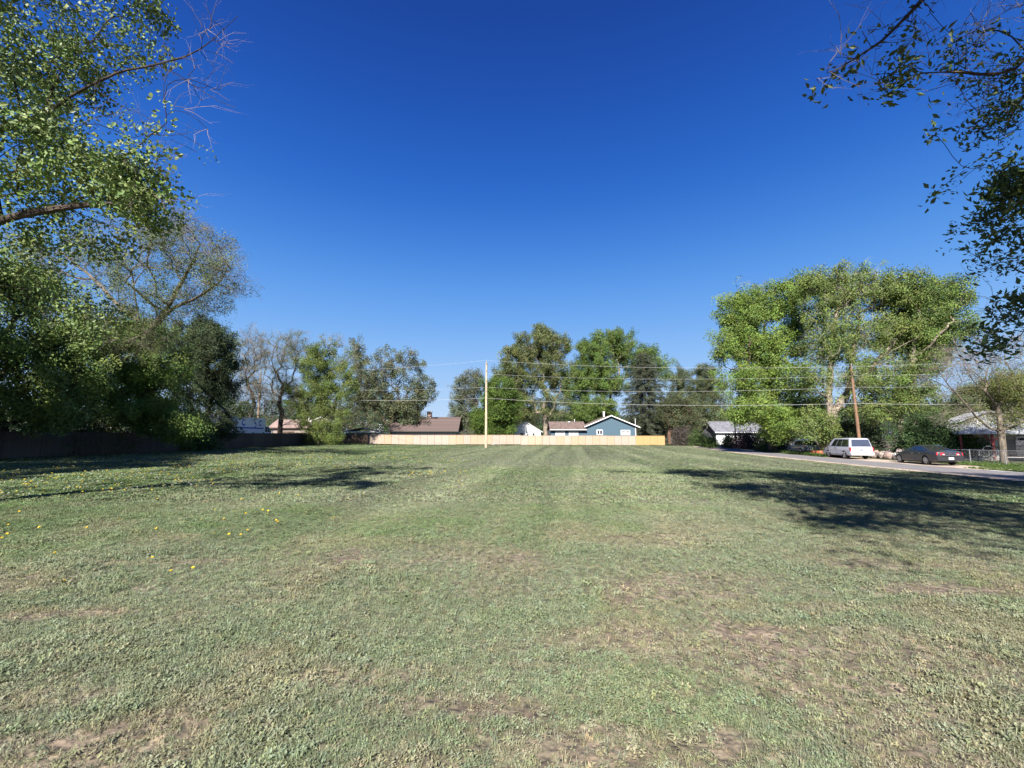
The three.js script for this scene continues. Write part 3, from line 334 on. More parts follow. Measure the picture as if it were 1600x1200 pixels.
[[-37.5, -23.5, 49, 'tall leafy tree beyond the left edge behind the dark fence'], [-36.5, -15.5, 50, 'second unseen leafy tree added for shade beyond the left edge behind the dark fence']].forEach(([x, z, s, l]) => tree({ name: 'box_elder_tree', label: l, seed: s, base: [x, z], R: 0.36, fork: 3, bark: BARK.dark, leaves: SPRAYS.mid, color: MIDG, per: 2.4, lobes: [{ w: [x, 9, z, 4, 4, 4, 170] }, { w: [x + 1, 13, z, 3.6, 2.6, 3.6, 120] }, { w: [x + 1, 5.5, z + 1, 3.6, 2.2, 4, 90] }, ...(s === 49 ? [{ w: [-31.5, 11, -21, 3.4, 1.8, 3, 90] }, { w: [-27.5, 11, -17, 3, 1.6, 2.6, 70] }] : [])] }));  // unseen trees added to shade the left tree bank, fence and lawn
// shrubs
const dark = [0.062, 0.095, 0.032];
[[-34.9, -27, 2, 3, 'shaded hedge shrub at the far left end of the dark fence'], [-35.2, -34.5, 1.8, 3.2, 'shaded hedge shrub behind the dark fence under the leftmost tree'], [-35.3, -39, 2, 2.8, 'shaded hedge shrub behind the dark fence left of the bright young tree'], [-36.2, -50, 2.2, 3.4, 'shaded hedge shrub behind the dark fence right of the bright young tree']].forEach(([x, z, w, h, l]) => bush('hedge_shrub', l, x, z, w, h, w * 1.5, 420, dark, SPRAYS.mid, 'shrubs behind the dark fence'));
bush('green_shrub', 'leafy green shrub spilling over the dark fence in front of the truck', -33.2, -48.5, 1.3, 2.7, 2.4, 420, [0.085, 0.14, 0.03], SPRAYS.mid);
bush('juniper_shrub', 'wide dark green bush behind the grey sedan', 39.5, -43.5, 2.6, 3.9, 2.2, 900, [0.052, 0.098, 0.028], SPRAYS.mid);
bush('green_shrub', 'brighter green shrub left of the porch house', 43.4, -43.5, 1.5, 3.2, 1.5, 420, [0.085, 0.15, 0.03], SPRAYS.mid);
bush('lilac_shrub', 'dark purple-leaved bush in front of the grey roofed house', 35.6, -69.5, 2.4, 2.4, 2, 420, [0.062, 0.040, 0.044], SPRAYS.mid);
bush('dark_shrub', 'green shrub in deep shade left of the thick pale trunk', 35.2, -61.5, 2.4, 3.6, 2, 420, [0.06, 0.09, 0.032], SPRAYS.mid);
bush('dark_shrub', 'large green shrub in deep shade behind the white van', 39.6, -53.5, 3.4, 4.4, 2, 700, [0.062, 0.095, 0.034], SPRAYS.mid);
bush('green_shrub', 'small round green shrub left of the grey roofed house', 30.9, -71.5, 1.1, 1.5, 1.1, 160, [0.08, 0.13, 0.03], SPRAYS.mid);
bush('pink_lilac_shrub', 'dull pink flowering shrub at the far side of the road', 29.5, -79, 1.9, 3.6, 1.6, 260, [0.085, 0.070, 0.06], SPRAYS.mid);
bush('green_shrub', 'green shrub beside the dull pink flowering shrub', 31.4, -78, 1.6, 2.2, 1.6, 240, [0.07, 0.11, 0.03], SPRAYS.mid);
bush('green_shrub', 'light green shrub against the white wall of the grey roofed house', 33.4, -70.5, 0.8, 1.7, 0.8, 120, [0.11, 0.15, 0.05], SPRAYS.mid);
bush('grey_shrub', 'grey-brown shrub left of the pale utility pole behind the new fence', -8.3, -84, 1.6, 3.2, 1.4, 300, [0.15, 0.135, 0.11], SPRAYS.small);
bush('dark_shrub', 'dark shrub by the foot of the forked cottonwood', 5.2, -100, 1.6, 3.6, 1.4, 200, [0.06, 0.09, 0.035], SPRAYS.far);
{ // far belt of trees all round the back
  const r = rng(90), list = [];
  for (let i = 0; i < 26000; i++) { const a = mix(-1.25, 1.25, r()), d = mix(165, 240, r()), x = d * Math.tan(a * 0.72), top = (7 + 12 * fbm(x * 0.04, 4, 3)) * (Math.abs(x / d + 0.165) < 0.04 ? 0.3 : 1); list.push([V(x, 0.3 + Math.pow(r(), 0.7) * top, -d), rdir(r), 1.4 + 1.2 * r(), [0.07, 0.09, 0.04].map((c) => c * (0.6 + 0.8 * r()))]); }
  const root = new THREE.Group(); root.name = 'distant_woods'; tag(root, 'low belt of distant trees along the horizon', 'woods', null, 'stuff'); scene.add(root);
  scatter(root, 'foliage', SPRAYS.far, LEAF, list);
}
// ---------------------------------------------------------------- fences
const woodTex = texture(256, 256, (u, v) => { const a = pf(u * 0.25, v, 64, 3), b = pf(u, v, 6, 3), s = 0.72 + 0.22 * a + 0.16 * b; return [s, s * (0.96 + 0.03 * b), s * (0.9 + 0.06 * a)]; }, true);
const wood = (r, g, b) => new THREE.MeshStandardMaterial({ color: new THREE.Color().setRGB(r, g, b), map: woodTex, roughness: 0.85 });
{ // new fence of horizontal boards, one panel between each pair of posts
  const root = thing('cedar_fence', 'long new pale wooden fence of board panels across the back of the lawn', 'fence', [0, 0, -81]), W = 1.275, gap = 0.055, H = 1.62, mats = [wood(0.51, 0.41, 0.36), wood(0.52, 0.395, 0.33), wood(0.48, 0.40, 0.36), wood(0.51, 0.385, 0.29)], gold = wood(0.54, 0.365, 0.175), postM = wood(0.20, 0.13, 0.085);  // posts darkened: shadow of the gaps between panels put into their colour
  const pan = [0, 1, 2].map((s) => { const r = rng(s + 50), gs = []; for (let k = 0; k < 9; k++) gs.push(bx(W - gap, H / 9 - 0.008, 0.022, 0, (k + 0.5) * H / 9, (r() - 0.5) * 0.008)); return mergeGeometries(gs); }), post = bx(0.09, 1.72, 0.09), cap = bx(W - 0.004, 0.035, 0.12);
  for (let i = 0; i < 41; i++) { const x = -25.2 + (i + 0.5) * W, y = G(x, -81) + 0.05 + (i < 21 ? 0.14 : i < 33 ? 0.05 : 0), m = i > 36 ? gold : mats[Math.floor(hash(i, 3) * 4)]; part(root, 'fence_panel', pan[i % 3], m).position.set(x, y, 0); const c = part(root, 'cap_rail', cap, m); c.position.set(x, y + H + 0.02, 0); const p = part(root, 'post', post, postM); p.position.set(x - W / 2, y + 0.76, -0.075); }
  const p = part(root, 'post', post, gold); p.position.set(-25.2 + 41 * W, G(27, -81) + 0.8, -0.075);
}
{ // old back-corner fence: tree shade put into board colour, sunlight into post colour
  const old = thing('old_back_fence', 'old brown board fence painted dark for tree shade with posts painted pale for sunlight left of the new fence', 'fence', [0, 0, -81.2]), dm = wood(0.10, 0.07, 0.05), pm = wood(0.42, 0.28, 0.18);
  const pg = (() => { const gs = []; for (let k = 0; k < 15; k++) gs.push(bx(0.132, 1.75, 0.02, -1.02 + k * 0.146, 0.88, (k % 2) * 0.012)); gs.push(bx(2.18, 0.09, 0.04, 0, 0.4, 0.05), bx(2.18, 0.09, 0.04, 0, 1.4, 0.05)); return mergeGeometries(gs); })(), po = bx(0.11, 2.05, 0.11);
  for (let x = -41; x < -26; x += 2.2) { part(old, 'fence_panel', pg, dm).position.set(x + 1.1, G(x + 1.1, -81), 0); part(old, 'post', po, pm).position.set(x, G(x, -81) + 1, 0.12); }
}
{ // dark privacy fence along the left side
  const f = thing('privacy_fence', 'long dark weathered board fence down the left side of the lawn', 'fence', [-33.5, 0, 0]), mats = [wood(0.085, 0.07, 0.058), wood(0.07, 0.055, 0.045), wood(0.10, 0.082, 0.066)];
  const pg = [1, 2].map((s) => { const r = rng(s + 60), gs = []; for (let k = 0; k < 16; k++) gs.push(bx(0.02, 1.85 + (r() - 0.5) * 0.04, 0.138, (r() - 0.5) * 0.012, 0.95, -1.12 + k * 0.15)); gs.push(bx(0.04, 0.09, 2.4, -0.04, 0.45), bx(0.04, 0.09, 2.4, -0.04, 1.5)); return mergeGeometries(gs); }), po = bx(0.1, 2.0, 0.1);
  for (let i = 0; i < 26; i++) { const z = -18 - i * 2.42; part(f, 'fence_panel', pg[i % 2], mats[i % 3]).position.set(0, G(-33.5, z), z - 1.2); part(f, 'post', po, mats[1]).position.set(-0.1, G(-33.5, z) + 1, z); }
}
// ---------------------------------------------------------------- houses
const shingle = (r, g, b) => new THREE.MeshStandardMaterial({ color: new THREE.Color().setRGB(r, g, b), map: texture(256, 256, (u, v) => { const row = Math.floor(v * 24), k = hash(Math.floor(u * 20 + (row % 2) * 0.5) % 20, row), s = 0.72 + 0.3 * k + 0.18 * pf(u, v, 64, 2) - ((v * 24) % 1 < 0.12 ? 0.12 : 0); return [s, s, s]; }, true, 0.4), roughness: 0.95 });
const lap = texture(8, 256, (u, v) => { const t = (v * 16) % 1; return [t, t, t]; });
const siding = (r, g, b) => new THREE.MeshStandardMaterial({ color: new THREE.Color().setRGB(r, g, b), bumpMap: lap, bumpScale: 0.02, roughness: 0.75 });
const WHITE = std(0.78, 0.78, 0.77, 0.6), GLASS = new THREE.MeshPhysicalMaterial({ color: new THREE.Color(0.03, 0.035, 0.04), roughness: 0.08, specularIntensity: 1 }), SHADEB = std(0.45, 0.46, 0.47, 0.8);
function uvm(g) { const p = g.attributes.position, n = g.attributes.normal, uv = []; for (let i = 0; i < p.count; i++) { const ax = Math.abs(n.getX(i)), ay = Math.abs(n.getY(i)); uv.push((ax > 0.7 ? p.getZ(i) : p.getX(i)) / 2.5, (ay > 0.85 ? p.getZ(i) : p.getY(i)) / 2.5); } g.setAttribute('uv', new THREE.Float32BufferAttribute(uv, 2)); return g; }
const extr = (pts, depth) => { const s = new THREE.Shape(pts.map(([x, y]) => new THREE.Vector2(x, y))); return uvm(new THREE.ExtrudeGeometry(s, { depth, bevelEnabled: false })); };
function roofSlab(a, b, length, th, z0) { const n = new THREE.Vector2(b[0] - a[0], b[1] - a[1]).normalize(), o = [-n.y * th * (n.x > 0 ? 1 : -1), Math.abs(n.x) * th]; return extr([[a[0], a[1]], [b[0], b[1]], [b[0] + o[0], b[1] + o[1]], [a[0] + o[0], a[1] + o[1]]], length).translate(0, 0, z0); }
function window_(parent, x, y, z, w, h, panes = 2, blind = 0.5) {
  const f = part(parent, 'window', [bx(w, 0.12, 0.08, x, y + h / 2 - 0.06, z), bx(w, 0.12, 0.08, x, y - h / 2 + 0.06, z), bx(0.12, h - 0.24, 0.08, x - w / 2 + 0.06, y, z), bx(0.12, h - 0.24, 0.08, x + w / 2 - 0.06, y, z), ...(panes > 1 ? [bx(0.1, h - 0.24, 0.07, x, y, z)] : [])], WHITE);
  for (let i = 0; i < panes; i++) { const pw = (w - 0.24 - (panes - 1) * 0.1) / panes, cx = x - w / 2 + 0.12 + pw / 2 + i * (pw + 0.1); part(f, 'pane', bx(pw, h - 0.24, 0.02, cx, y, z + 0.005), GLASS); if (blind > 0 && i % 2 === 1 || blind > 0.8) part(f, 'blind', bx(pw, (h - 0.24) * 0.72, 0.008, cx, y - (h - 0.24) * 0.13, z + 0.021), std(0.72, 0.72, 0.72)); }
}
{ // blue house: gable end towards the lawn and a low wing on its left
  const h = thing('blue_house', 'blue sided house with brown roof and white trim behind the new fence', 'house', [18.7, G(18, -86), -86]), b = siding(0.064, 0.112, 0.150), rf = shingle(0.165, 0.118, 0.102), soff = std(0.6, 0.55, 0.52);
  // gable body, local x: 0 at the apex
  part(h, 'wall', extr([[-5.05, 0], [4.7, 0], [4.7, 3.4], [0, 5.35], [-3.35, 3.95], [-5.05, 3.2]], 9).translate(0, 0, -9), b);
  const rr = part(h, 'roof', roofSlab([0, 5.4], [5.35, 3.18], 9.8, 0.16, -9.3), rf); part(h, 'roof', roofSlab([0, 5.4], [-5.1, 3.26], 9.8, 0.16, -9.3), rf);
  part(h, 'fascia', [extr([[0, 5.4], [5.4, 3.16], [5.4, 3.33], [0, 5.57]], 0.06), extr([[0, 5.4], [-5.1, 3.26], [-5.1, 3.43], [0, 5.57]], 0.06)].map((g) => g.translate(0, 0, 0.505)), WHITE);
  part(h, 'corner_trim', bx(0.14, 3.2, 0.05, 4.62, 1.6, 0.03), WHITE);
  part(h, 'wing_wall', uvm(bx(6.3, 2.85, 6, -8.2, 1.425, -3.0)), b);
  part(h, 'wing_roof', extr([[0.3, 2.75], [-3.4, 4.35], [-3.4, 4.5], [0.36, 2.9]], 6.9).rotateY(-Math.PI / 2).translate(-4.7, 0, 0.35).translate(0, 0, 0), rf);
  part(h, 'wing_roof', extr([[-3.4, 4.35], [-7.1, 2.75], [-7.1, 2.9], [-3.4, 4.5]], 6.9).rotateY(-Math.PI / 2).translate(-4.7, 0, 0.35), rf);
  part(h, 'gutter', bx(6.9, 0.14, 0.1, -8.15, 2.82, 0.7), soff);
  part(h, 'downpipe', bx(0.1, 2.7, 0.1, -11.2, 1.4, -0.33), WHITE);
  window_(h, -9.6, 2.05, 0.04, 1.75, 0.95, 2, 0.9); window_(h, -7.1, 2.05, 0.04, 1.75, 0.95, 2, 0.9); window_(h, -2.15, 2.35, 0.03, 1.15, 0.95, 2, 0); window_(h, 2.7, 2.3, 0.03, 1.75, 0.95, 2, 0.9);
  part(h, 'chimney_vent', [bx(0.28, 0.9, 0.28, -0.7, 5.9, -3), bx(0.42, 0.12, 0.42, -0.7, 6.35, -3)], WHITE); part(h, 'roof_vent', bar(V(-6.4, 4.2, -3.4), V(-6.4, 4.95, -3.4), 0.06), WHITE); part(h, 'roof_vent', bx(0.45, 0.2, 0.4, -7.6, 4.4, -2.5), SHADEB); part(h, 'service_mast', bar(V(4.9, 3, -1), V(4.9, 5.0, -1), 0.045), WHITE);
}
{ // brown-roofed house, long side to the lawn
  const h = thing('brown_roofed_house', 'low house with long brown shingle roof and grey wall behind the fence', 'house', [-17.6, G(-17, -91), -91]), rf = shingle(0.122, 0.086, 0.078);
  part(h, 'wall', uvm(bx(12.8, 2.65, 7, 0, 1.325, -3.5)), siding(0.42, 0.42, 0.42));
  part(h, 'gable', extr([[0, 2.65], [-7, 2.65], [-3.5, 5.15]], 12.6).rotateY(-Math.PI / 2).translate(6.3, 0, 0), std(0.1, 0.085, 0.08));
  part(h, 'roof', extr([[0.75, 2.55], [-3.5, 5.45], [-3.5, 5.6], [0.82, 2.72]], 14).rotateY(-Math.PI / 2).translate(7, 0, 0), rf); part(h, 'roof', extr([[-3.5, 5.45], [-7.75, 2.55], [-7.75, 2.72], [-3.5, 5.6]], 14).rotateY(-Math.PI / 2).translate(7, 0, 0), rf);
  part(h, 'gutter', bx(14, 0.13, 0.1, 0, 2.62, 0.85), std(0.13, 0.11, 0.1));
  const c = part(h, 'chimney', bx(0.95, 1.5, 0.7, 0.4, 5.9, -3.6), std(0.42, 0.30, 0.24)); part(c, 'chimney_cap', bx(1.1, 0.1, 0.85, 0.4, 6.7, -3.6), std(0.3, 0.28, 0.27));
}
{ const h = thing('white_garage', 'white gabled building half hidden by trees behind the new fence', 'building', [2.9, G(2, -95), -95]); part(h, 'wall', extr([[-3.3, 0], [3.1, 0], [3.1, 2.6], [0, 4.5], [-3.3, 2.6]], 7).translate(0, 0, -7), siding(0.76, 0.77, 0.78)); part(h, 'roof', roofSlab([0, 4.55], [3.5, 2.4], 7.6, 0.12, -7.3), std(0.66, 0.66, 0.66)); part(h, 'roof', roofSlab([0, 4.55], [-3.7, 2.42], 7.6, 0.12, -7.3), std(0.66, 0.66, 0.66)); window_(h, -0.9, 2.0, 0.04, 0.9, 0.9, 1, 0); window_(h, 1.6, 2.0, 0.04, 0.7, 0.8, 1, 0); }
{ const h = thing('shed', 'small white shed showing between leaves right of the pale pole', 'building', [-3.2, G(-3, -90), -90]); part(h, 'wall', extr([[-0.9, 0], [0.9, 0], [0.9, 2.1], [0, 2.8], [-0.9, 2.1]], 1.8).translate(0, 0, -1.8), siding(0.74, 0.75, 0.76)); part(h, 'roof', [roofSlab([0, 2.82], [1.1, 2.0], 2.1, 0.07, -1.95), roofSlab([0, 2.82], [-1.1, 2.0], 2.1, 0.07, -1.95)], std(0.3, 0.28, 0.27)); }
{ const h = thing('distant_house', 'dull roofed house with white bargeboard left of the many-stemmed tree', 'house', [-43, G(-43, -90), -90]), rf = shingle(0.30, 0.21, 0.18); part(h, 'wall', bx(9, 2.6, 6, 0, 1.3, -3), siding(0.25, 0.2, 0.17)); part(h, 'roof', extr([[0.6, 2.5], [-3, 4.2], [-3, 4.35], [0.65, 2.66]], 10).rotateY(-Math.PI / 2).translate(5, 0, 0), rf); part(h, 'roof', extr([[-3, 4.2], [-6.6, 2.5], [-6.6, 2.66], [-3, 4.35]], 10).rotateY(-Math.PI / 2).translate(5, 0, 0), rf); part(h, 'vent_pipe', bar(V(1.6, 4.0, -2.6), V(1.6, 5.0, -2.6), 0.14), WHITE); part(h, 'bargeboard', [extr([[5.2, 3.6], [7.6, 4.6], [7.6, 4.8], [5.2, 3.8]], 0.08), extr([[7.6, 4.6], [10, 3.6], [10, 3.8], [7.6, 4.8]], 0.08)].map((g) => g.translate(-2.4, 0, 0.3)), WHITE); part(h, 'porch_gable', extr([[2.8, 0], [7.6, 0], [7.6, 3.6], [5.2, 4.6], [2.8, 3.6]], 3).translate(0, 0, -2.8), siding(0.2, 0.16, 0.14)); }
{ const h = thing('grey_shed', 'low grey-brown roofed shed behind the old back fence', 'building', [-28.6, G(-28, -86), -86]); part(h, 'wall', bx(5.4, 2.1, 4, 0, 1.05, -2), siding(0.18, 0.15, 0.13)); part(h, 'roof', [roofSlab([-3, 2.3], [0, 2.95], 4.6, 0.1, -4.3), roofSlab([3, 2.3], [0, 2.95], 4.6, 0.1, -4.3)], shingle(0.24, 0.2, 0.18)); part(h, 'fascia', bx(5.8, 0.12, 0.06, 0, 2.28, 0.35), WHITE); }
{ const p = thing('white_post', 'short white capped post standing just above the left end of the new fence', 'post', [-23.9, G(-24, -82), -82.2]); part(p, 'shaft', bx(0.16, 2.7, 0.16, 0, 1.35), WHITE); part(p, 'cap', bx(0.62, 0.14, 0.5, 0, 2.77), WHITE); }
{ // grey-roofed white house by the street
  const h = thing('grey_roofed_house', 'white house with grey shingle roof at the far side of the road', 'house', [40.3, G(40, -90), -90], 0.05), rf = shingle(0.17, 0.17, 0.19);
  part(h, 'wall', uvm(bx(9.6, 2.5, 6, 4.8, 1.25, -3)), siding(0.72, 0.73, 0.72)); part(h, 'gable', extr([[0, 2.5], [-6, 2.5], [-3, 4.3]], 0.1).rotateY(-Math.PI / 2).translate(0.1, 0, 0), std(0.14, 0.14, 0.15)); part(h, 'side_wall', bx(0.06, 2.5, 6, -0.035, 1.25, -3), std(0.14, 0.14, 0.15));
  part(h, 'roof', extr([[0.6, 2.3], [-3, 4.5], [-3, 4.65], [0.66, 2.45]], 10.6).rotateY(-Math.PI / 2).translate(10.1, 0, 0), rf); part(h, 'roof', extr([[-3, 4.5], [-6.6, 2.3], [-6.6, 2.45], [-3, 4.65]], 10.6).rotateY(-Math.PI / 2).translate(10.1, 0, 0), rf); part(h, 'fascia', bx(10.6, 0.15, 0.05, 4.8, 2.36, 0.66), WHITE); window_(h, 2.2, 1.5, 0.04, 1.1, 1.1, 2, 0); window_(h, 6, 1.5, 0.04, 1.1, 1.1, 2, 0);
  const p = thing('short_brown_pole', 'thin brown pole in front of the grey roofed house', 'pole', [34.3, G(34, -70), -70]); part(p, 'shaft', bar(V(0, 0, 0), V(0, 4.0, 0), 0.09, 0.075, 8), wood(0.2, 0.12, 0.08)); part(p, 'cap', bar(V(0, 4.0, 0), V(0, 4.06, 0), 0.1, 0.1, 8), SHADEB);
}
{ // porch house on the right
  const X = 42.5, Z = -41.5, h = thing('porch_house', 'small house with white metal porch roof and red porch posts at the right', 'house', [X, G(X, Z), Z], -0.5), red = std(0.24, 0.035, 0.03, 0.6), metal = std(0.42, 0.43, 0.44, 0.5);
  part(h, 'wall', uvm(bx(7.6, 2.7, 5, 1.3, 1.35, -4)), siding(0.36, 0.35, 0.34)); part(h, 'gable', extr([[-2.5, 2.7], [5.1, 2.7], [1.3, 4.3]], 5).translate(0, 0, -6.5), siding(0.5, 0.5, 0.49));
  part(h, 'roof', [roofSlab([1.3, 4.4], [-2.9, 2.6], 5.6, 0.1, -6.8), roofSlab([1.3, 4.4], [5.5, 2.6], 5.6, 0.1, -6.8)], std(0.42, 0.42, 0.42, 0.7));
  part(h, 'porch_roof', extr([[0.35, 2.3], [-2.6, 3.3], [-2.6, 3.38], [0.38, 2.38]], 6.4).rotateY(-Math.PI / 2).translate(4.4, 0, 0.8), metal); part(h, 'porch_floor', bx(6.2, 0.2, 2.4, 1.3, 0.1, -0.3), std(0.3, 0.27, 0.24));
  for (const x of [-1.5, 0.6, 4.0]) part(h, 'porch_post', bx(0.16, 2.15, 0.16, x, 1.27, 0.75), red); part(h, 'porch_brace', [bar(V(0.6, 1.6, 0.75), V(0.05, 2.25, 0.75), 0.06), bar(V(0.6, 1.6, 0.75), V(1.15, 2.25, 0.75), 0.06)], red);
  const rl = part(h, 'railing', [bx(2.1, 0.07, 0.07, -0.45, 1.0, 0.75), bx(2.1, 0.07, 0.07, -0.45, 0.32, 0.75), ...Array.from({ length: 13 }, (_, i) => bx(0.03, 0.66, 0.03, -1.4 + i * 0.16, 0.66, 0.75))], std(0.05, 0.05, 0.05)); part(h, 'door', bx(0.95, 2.05, 0.06, 1.6, 1.22, -1.46), WHITE); window_(h, -0.6, 1.6, -1.45, 1.1, 1.0, 1, 0); window_(h, 3.4, 1.6, -1.45, 1.1, 1.0, 1, 0);
}
{ const h = thing('tan_building', 'tan walled building with reddish carport roof at the right edge', 'building', [47.2, G(47, -40), -41.5], -0.4); part(h, 'wall', bx(6, 3.6, 5, 1.2, 1.8, -2.6), siding(0.33, 0.26, 0.19)); part(h, 'roof', bx(6.6, 0.16, 5.6, 1.2, 3.69, -2.6), std(0.3, 0.24, 0.2)); part(h, 'corner_trim', bx(0.14, 3.6, 0.1, 1.7, 1.8, -0.05), WHITE); part(h, 'carport_roof', bx(5.5, 0.14, 3.2, 3.2, 2.2, 1.4), std(0.34, 0.12, 0.08)); for (const x of [1, 5.6]) part(h, 'carport_post', bx(0.1, 2.15, 0.1, x, 1.07, 2.8), std(0.2, 0.16, 0.13)); }
// ---------------------------------------------------------------- poles and lines
function pole(name, label, x, z, H, r0, r1, m, lean = 0) { const p = thing(name, label, 'utility pole', [x, G(x, z) - 0.1, z]); part(p, 'shaft', bar(V(0, 0, 0), V(lean, H, 0), r0, r1, 14), m); part(p, 'crossarm_bracket', bar(V(lean - 0.02, H - 0.3, 0.16), V(lean - 0.02, H + 0.35, 0.16), 0.035, 0.03), std(0.35, 0.35, 0.36)); for (const t of [0.66, 0.78, 0.9, 0.99]) part(p, 'insulator', bar(V(lean * t, H * t, r0 * 0.5), V(lean * t, H * t, r0 + 0.14), 0.05, 0.035, 8), std(0.4, 0.38, 0.36, 0.3)); return p; }
const PX = -3.7, PZ = -65, QX = 36.1, QZ = -47.4;
pole('utility_pole', 'pale bare utility pole standing on the lawn before the new fence', PX, PZ, 12.4, 0.19, 0.13, wood(0.56, 0.47, 0.355)); pole('utility_pole', 'brown leaning utility pole behind the white van', QX, QZ, 9.5, 0.17, 0.12, wood(0.25, 0.15, 0.10), -0.25); pole('utility_pole', 'utility pole hidden among the trees at the far left', -47, -84, 13, 0.19, 0.13, wood(0.3, 0.22, 0.16));
const wireM = std(0.42, 0.41, 0.4, 0.6);
function line(label, a, b, sag, r) { const pts = []; for (let i = 0; i <= 24; i++) { const t = i / 24, p = a.clone().lerp(b, t); p.y -= sag * 4 * t * (1 - t); pts.push(p); } const m = part(scene, 'power_line', new THREE.TubeGeometry(new THREE.CatmullRomCurve3(pts), 48, r, 5), wireM); tag(m, label, 'power line', 'power lines on the utility poles'); }
const pt = (py) => at(759, py, 64.8), qt = (y) => V(QX - 0.25 * y / 10, y, QZ + 0.15), lt = (y) => V(-47, y, -84);
[['top', 563, 9.1, 14.2, 0.011], ['second', 584, 8.1, 12.9, 0.009], ['third', 605, 6.9, 11.4, 0.01], ['lowest and thickest', 622, 5.2, 9.6, 0.015]].forEach(([n, py, qy, ly, r]) => { line(n + ' power line running right from the pale pole', pt(py), qt(qy), 0.55, r); if (n !== 'second') line(n + ' power line running left from the pale pole into the trees', pt(py), lt(ly), 0.7, r); line(n + ' power line leaving the brown pole towards the right edge', qt(qy), V(58, qy - 0.5, -26), 0.5, r); });
{ const p = thing('marker_post', 'short thin dark post beside the right end of the new fence', 'post', [27.8, G(27.8, -80), -79.6]); part(p, 'shaft', bar(V(0, 0, 0), V(0, 1.25, 0), 0.045, 0.045, 6), std(0.07, 0.07, 0.07)); part(p, 'cap', bx(0.16, 0.14, 0.05, 0, 1.2, 0.05), std(0.2, 0.2, 0.2)); }
// ---------------------------------------------------------------- vehicles (front towards -z, left side -x)
const RUBBER = std(0.018, 0.018, 0.019, 0.85), RIM = std(0.5, 0.5, 0.52, 0.3, { metalness: 0.9 }), BLACKP = std(0.02, 0.02, 0.022, 0.6), CHROME = std(0.75, 0.75, 0.76, 0.15, { metalness: 1 }), TAIL = new THREE.MeshPhysicalMaterial({ color: new THREE.Color().setRGB(0.5, 0.012, 0.02), roughness: 0.2, clearcoat: 1 }), LAMP = new THREE.MeshPhysicalMaterial({ color: new THREE.Color().setRGB(0.7, 0.7, 0.7), roughness: 0.15, clearcoat: 1 }), PLATE = std(0.75, 0.76, 0.78, 0.5), AUTOGLASS = new THREE.MeshPhysicalMaterial({ color: new THREE.Color().setRGB(0.012, 0.015, 0.018), roughness: 0.05, specularIntensity: 1, clearcoat: 1 });
const paint = (r, g, b, metal = 0.2) => new THREE.MeshPhysicalMaterial({ color: new THREE.Color().setRGB(r, g, b), roughness: 0.42, metalness: metal, clearcoat: 0.9, clearcoatRoughness: 0.08 });
function loft(st) { // closed skin through cross-sections [z, half profile [[x, y], ...] from bottom middle to top middle]
  const rings = st.map(([z, h]) => [...h.map(([x, y]) => V(x, y, z)), ...h.slice(1, -1).reverse().map(([x, y]) => V(-x, y, z))]), m = rings[0].length, pos = [], idx = [];
  rings.forEach((r) => r.forEach((p) => pos.push(p.x, p.y, p.z)));
  for (let i = 0; i < rings.length - 1; i++) for (let j = 0; j < m; j++) { const a = i * m + j, b = i * m + (j + 1) % m; idx.push(a, b, a + m, b, b + m, a + m); }
  for (const [i, flip] of [[0, 0], [rings.length - 1, 1]]) { const c = pos.length / 3, s = rings[i].reduce((q, p) => q.add(p), V(0, 0, 0)).multiplyScalar(1 / m); pos.push(s.x, s.y, s.z); for (let j = 0; j < m; j++) flip ? idx.push(c, i * m + j, i * m + (j + 1) % m) : idx.push(c, i * m + (j + 1) % m, i * m + j); }
  const g = new THREE.BufferGeometry(); g.setAttribute('position', new THREE.Float32BufferAttribute(pos, 3)); g.setAttribute('uv', new THREE.Float32BufferAttribute(new Float32Array(pos.length / 3 * 2), 2)); g.setIndex(idx); g.computeVertexNormals(); return g;
}
const evaluator = new Evaluator();
function cutWheels(g, axles, track, r) { let b = new Brush(g); b.updateMatrixWorld(); for (const z of axles) for (const s of [-1, 1]) { const c = new Brush(new THREE.CylinderGeometry(r, r, 0.5, 28).rotateZ(Math.PI / 2).translate(s * (track + 0.12), r * 0.9, z)); c.updateMatrixWorld(); b = evaluator.evaluate(b, c, SUBTRACTION); } return toCreasedNormals(b.geometry, 0.55); }
const section = (w, yb, ys, yt, crown = 0.03) => [[0, yb], [w * 0.86, yb], [w * 0.965, yb + 0.07], [w * 0.99, mix(yb, ys, 0.35)], [w, mix(yb, ys, 0.7)], [w * 0.985, ys], [w * 0.94, mix(ys, yt, 0.6)], [w * 0.84, yt], [w * 0.45, yt + crown * 0.8], [0, yt + crown]];
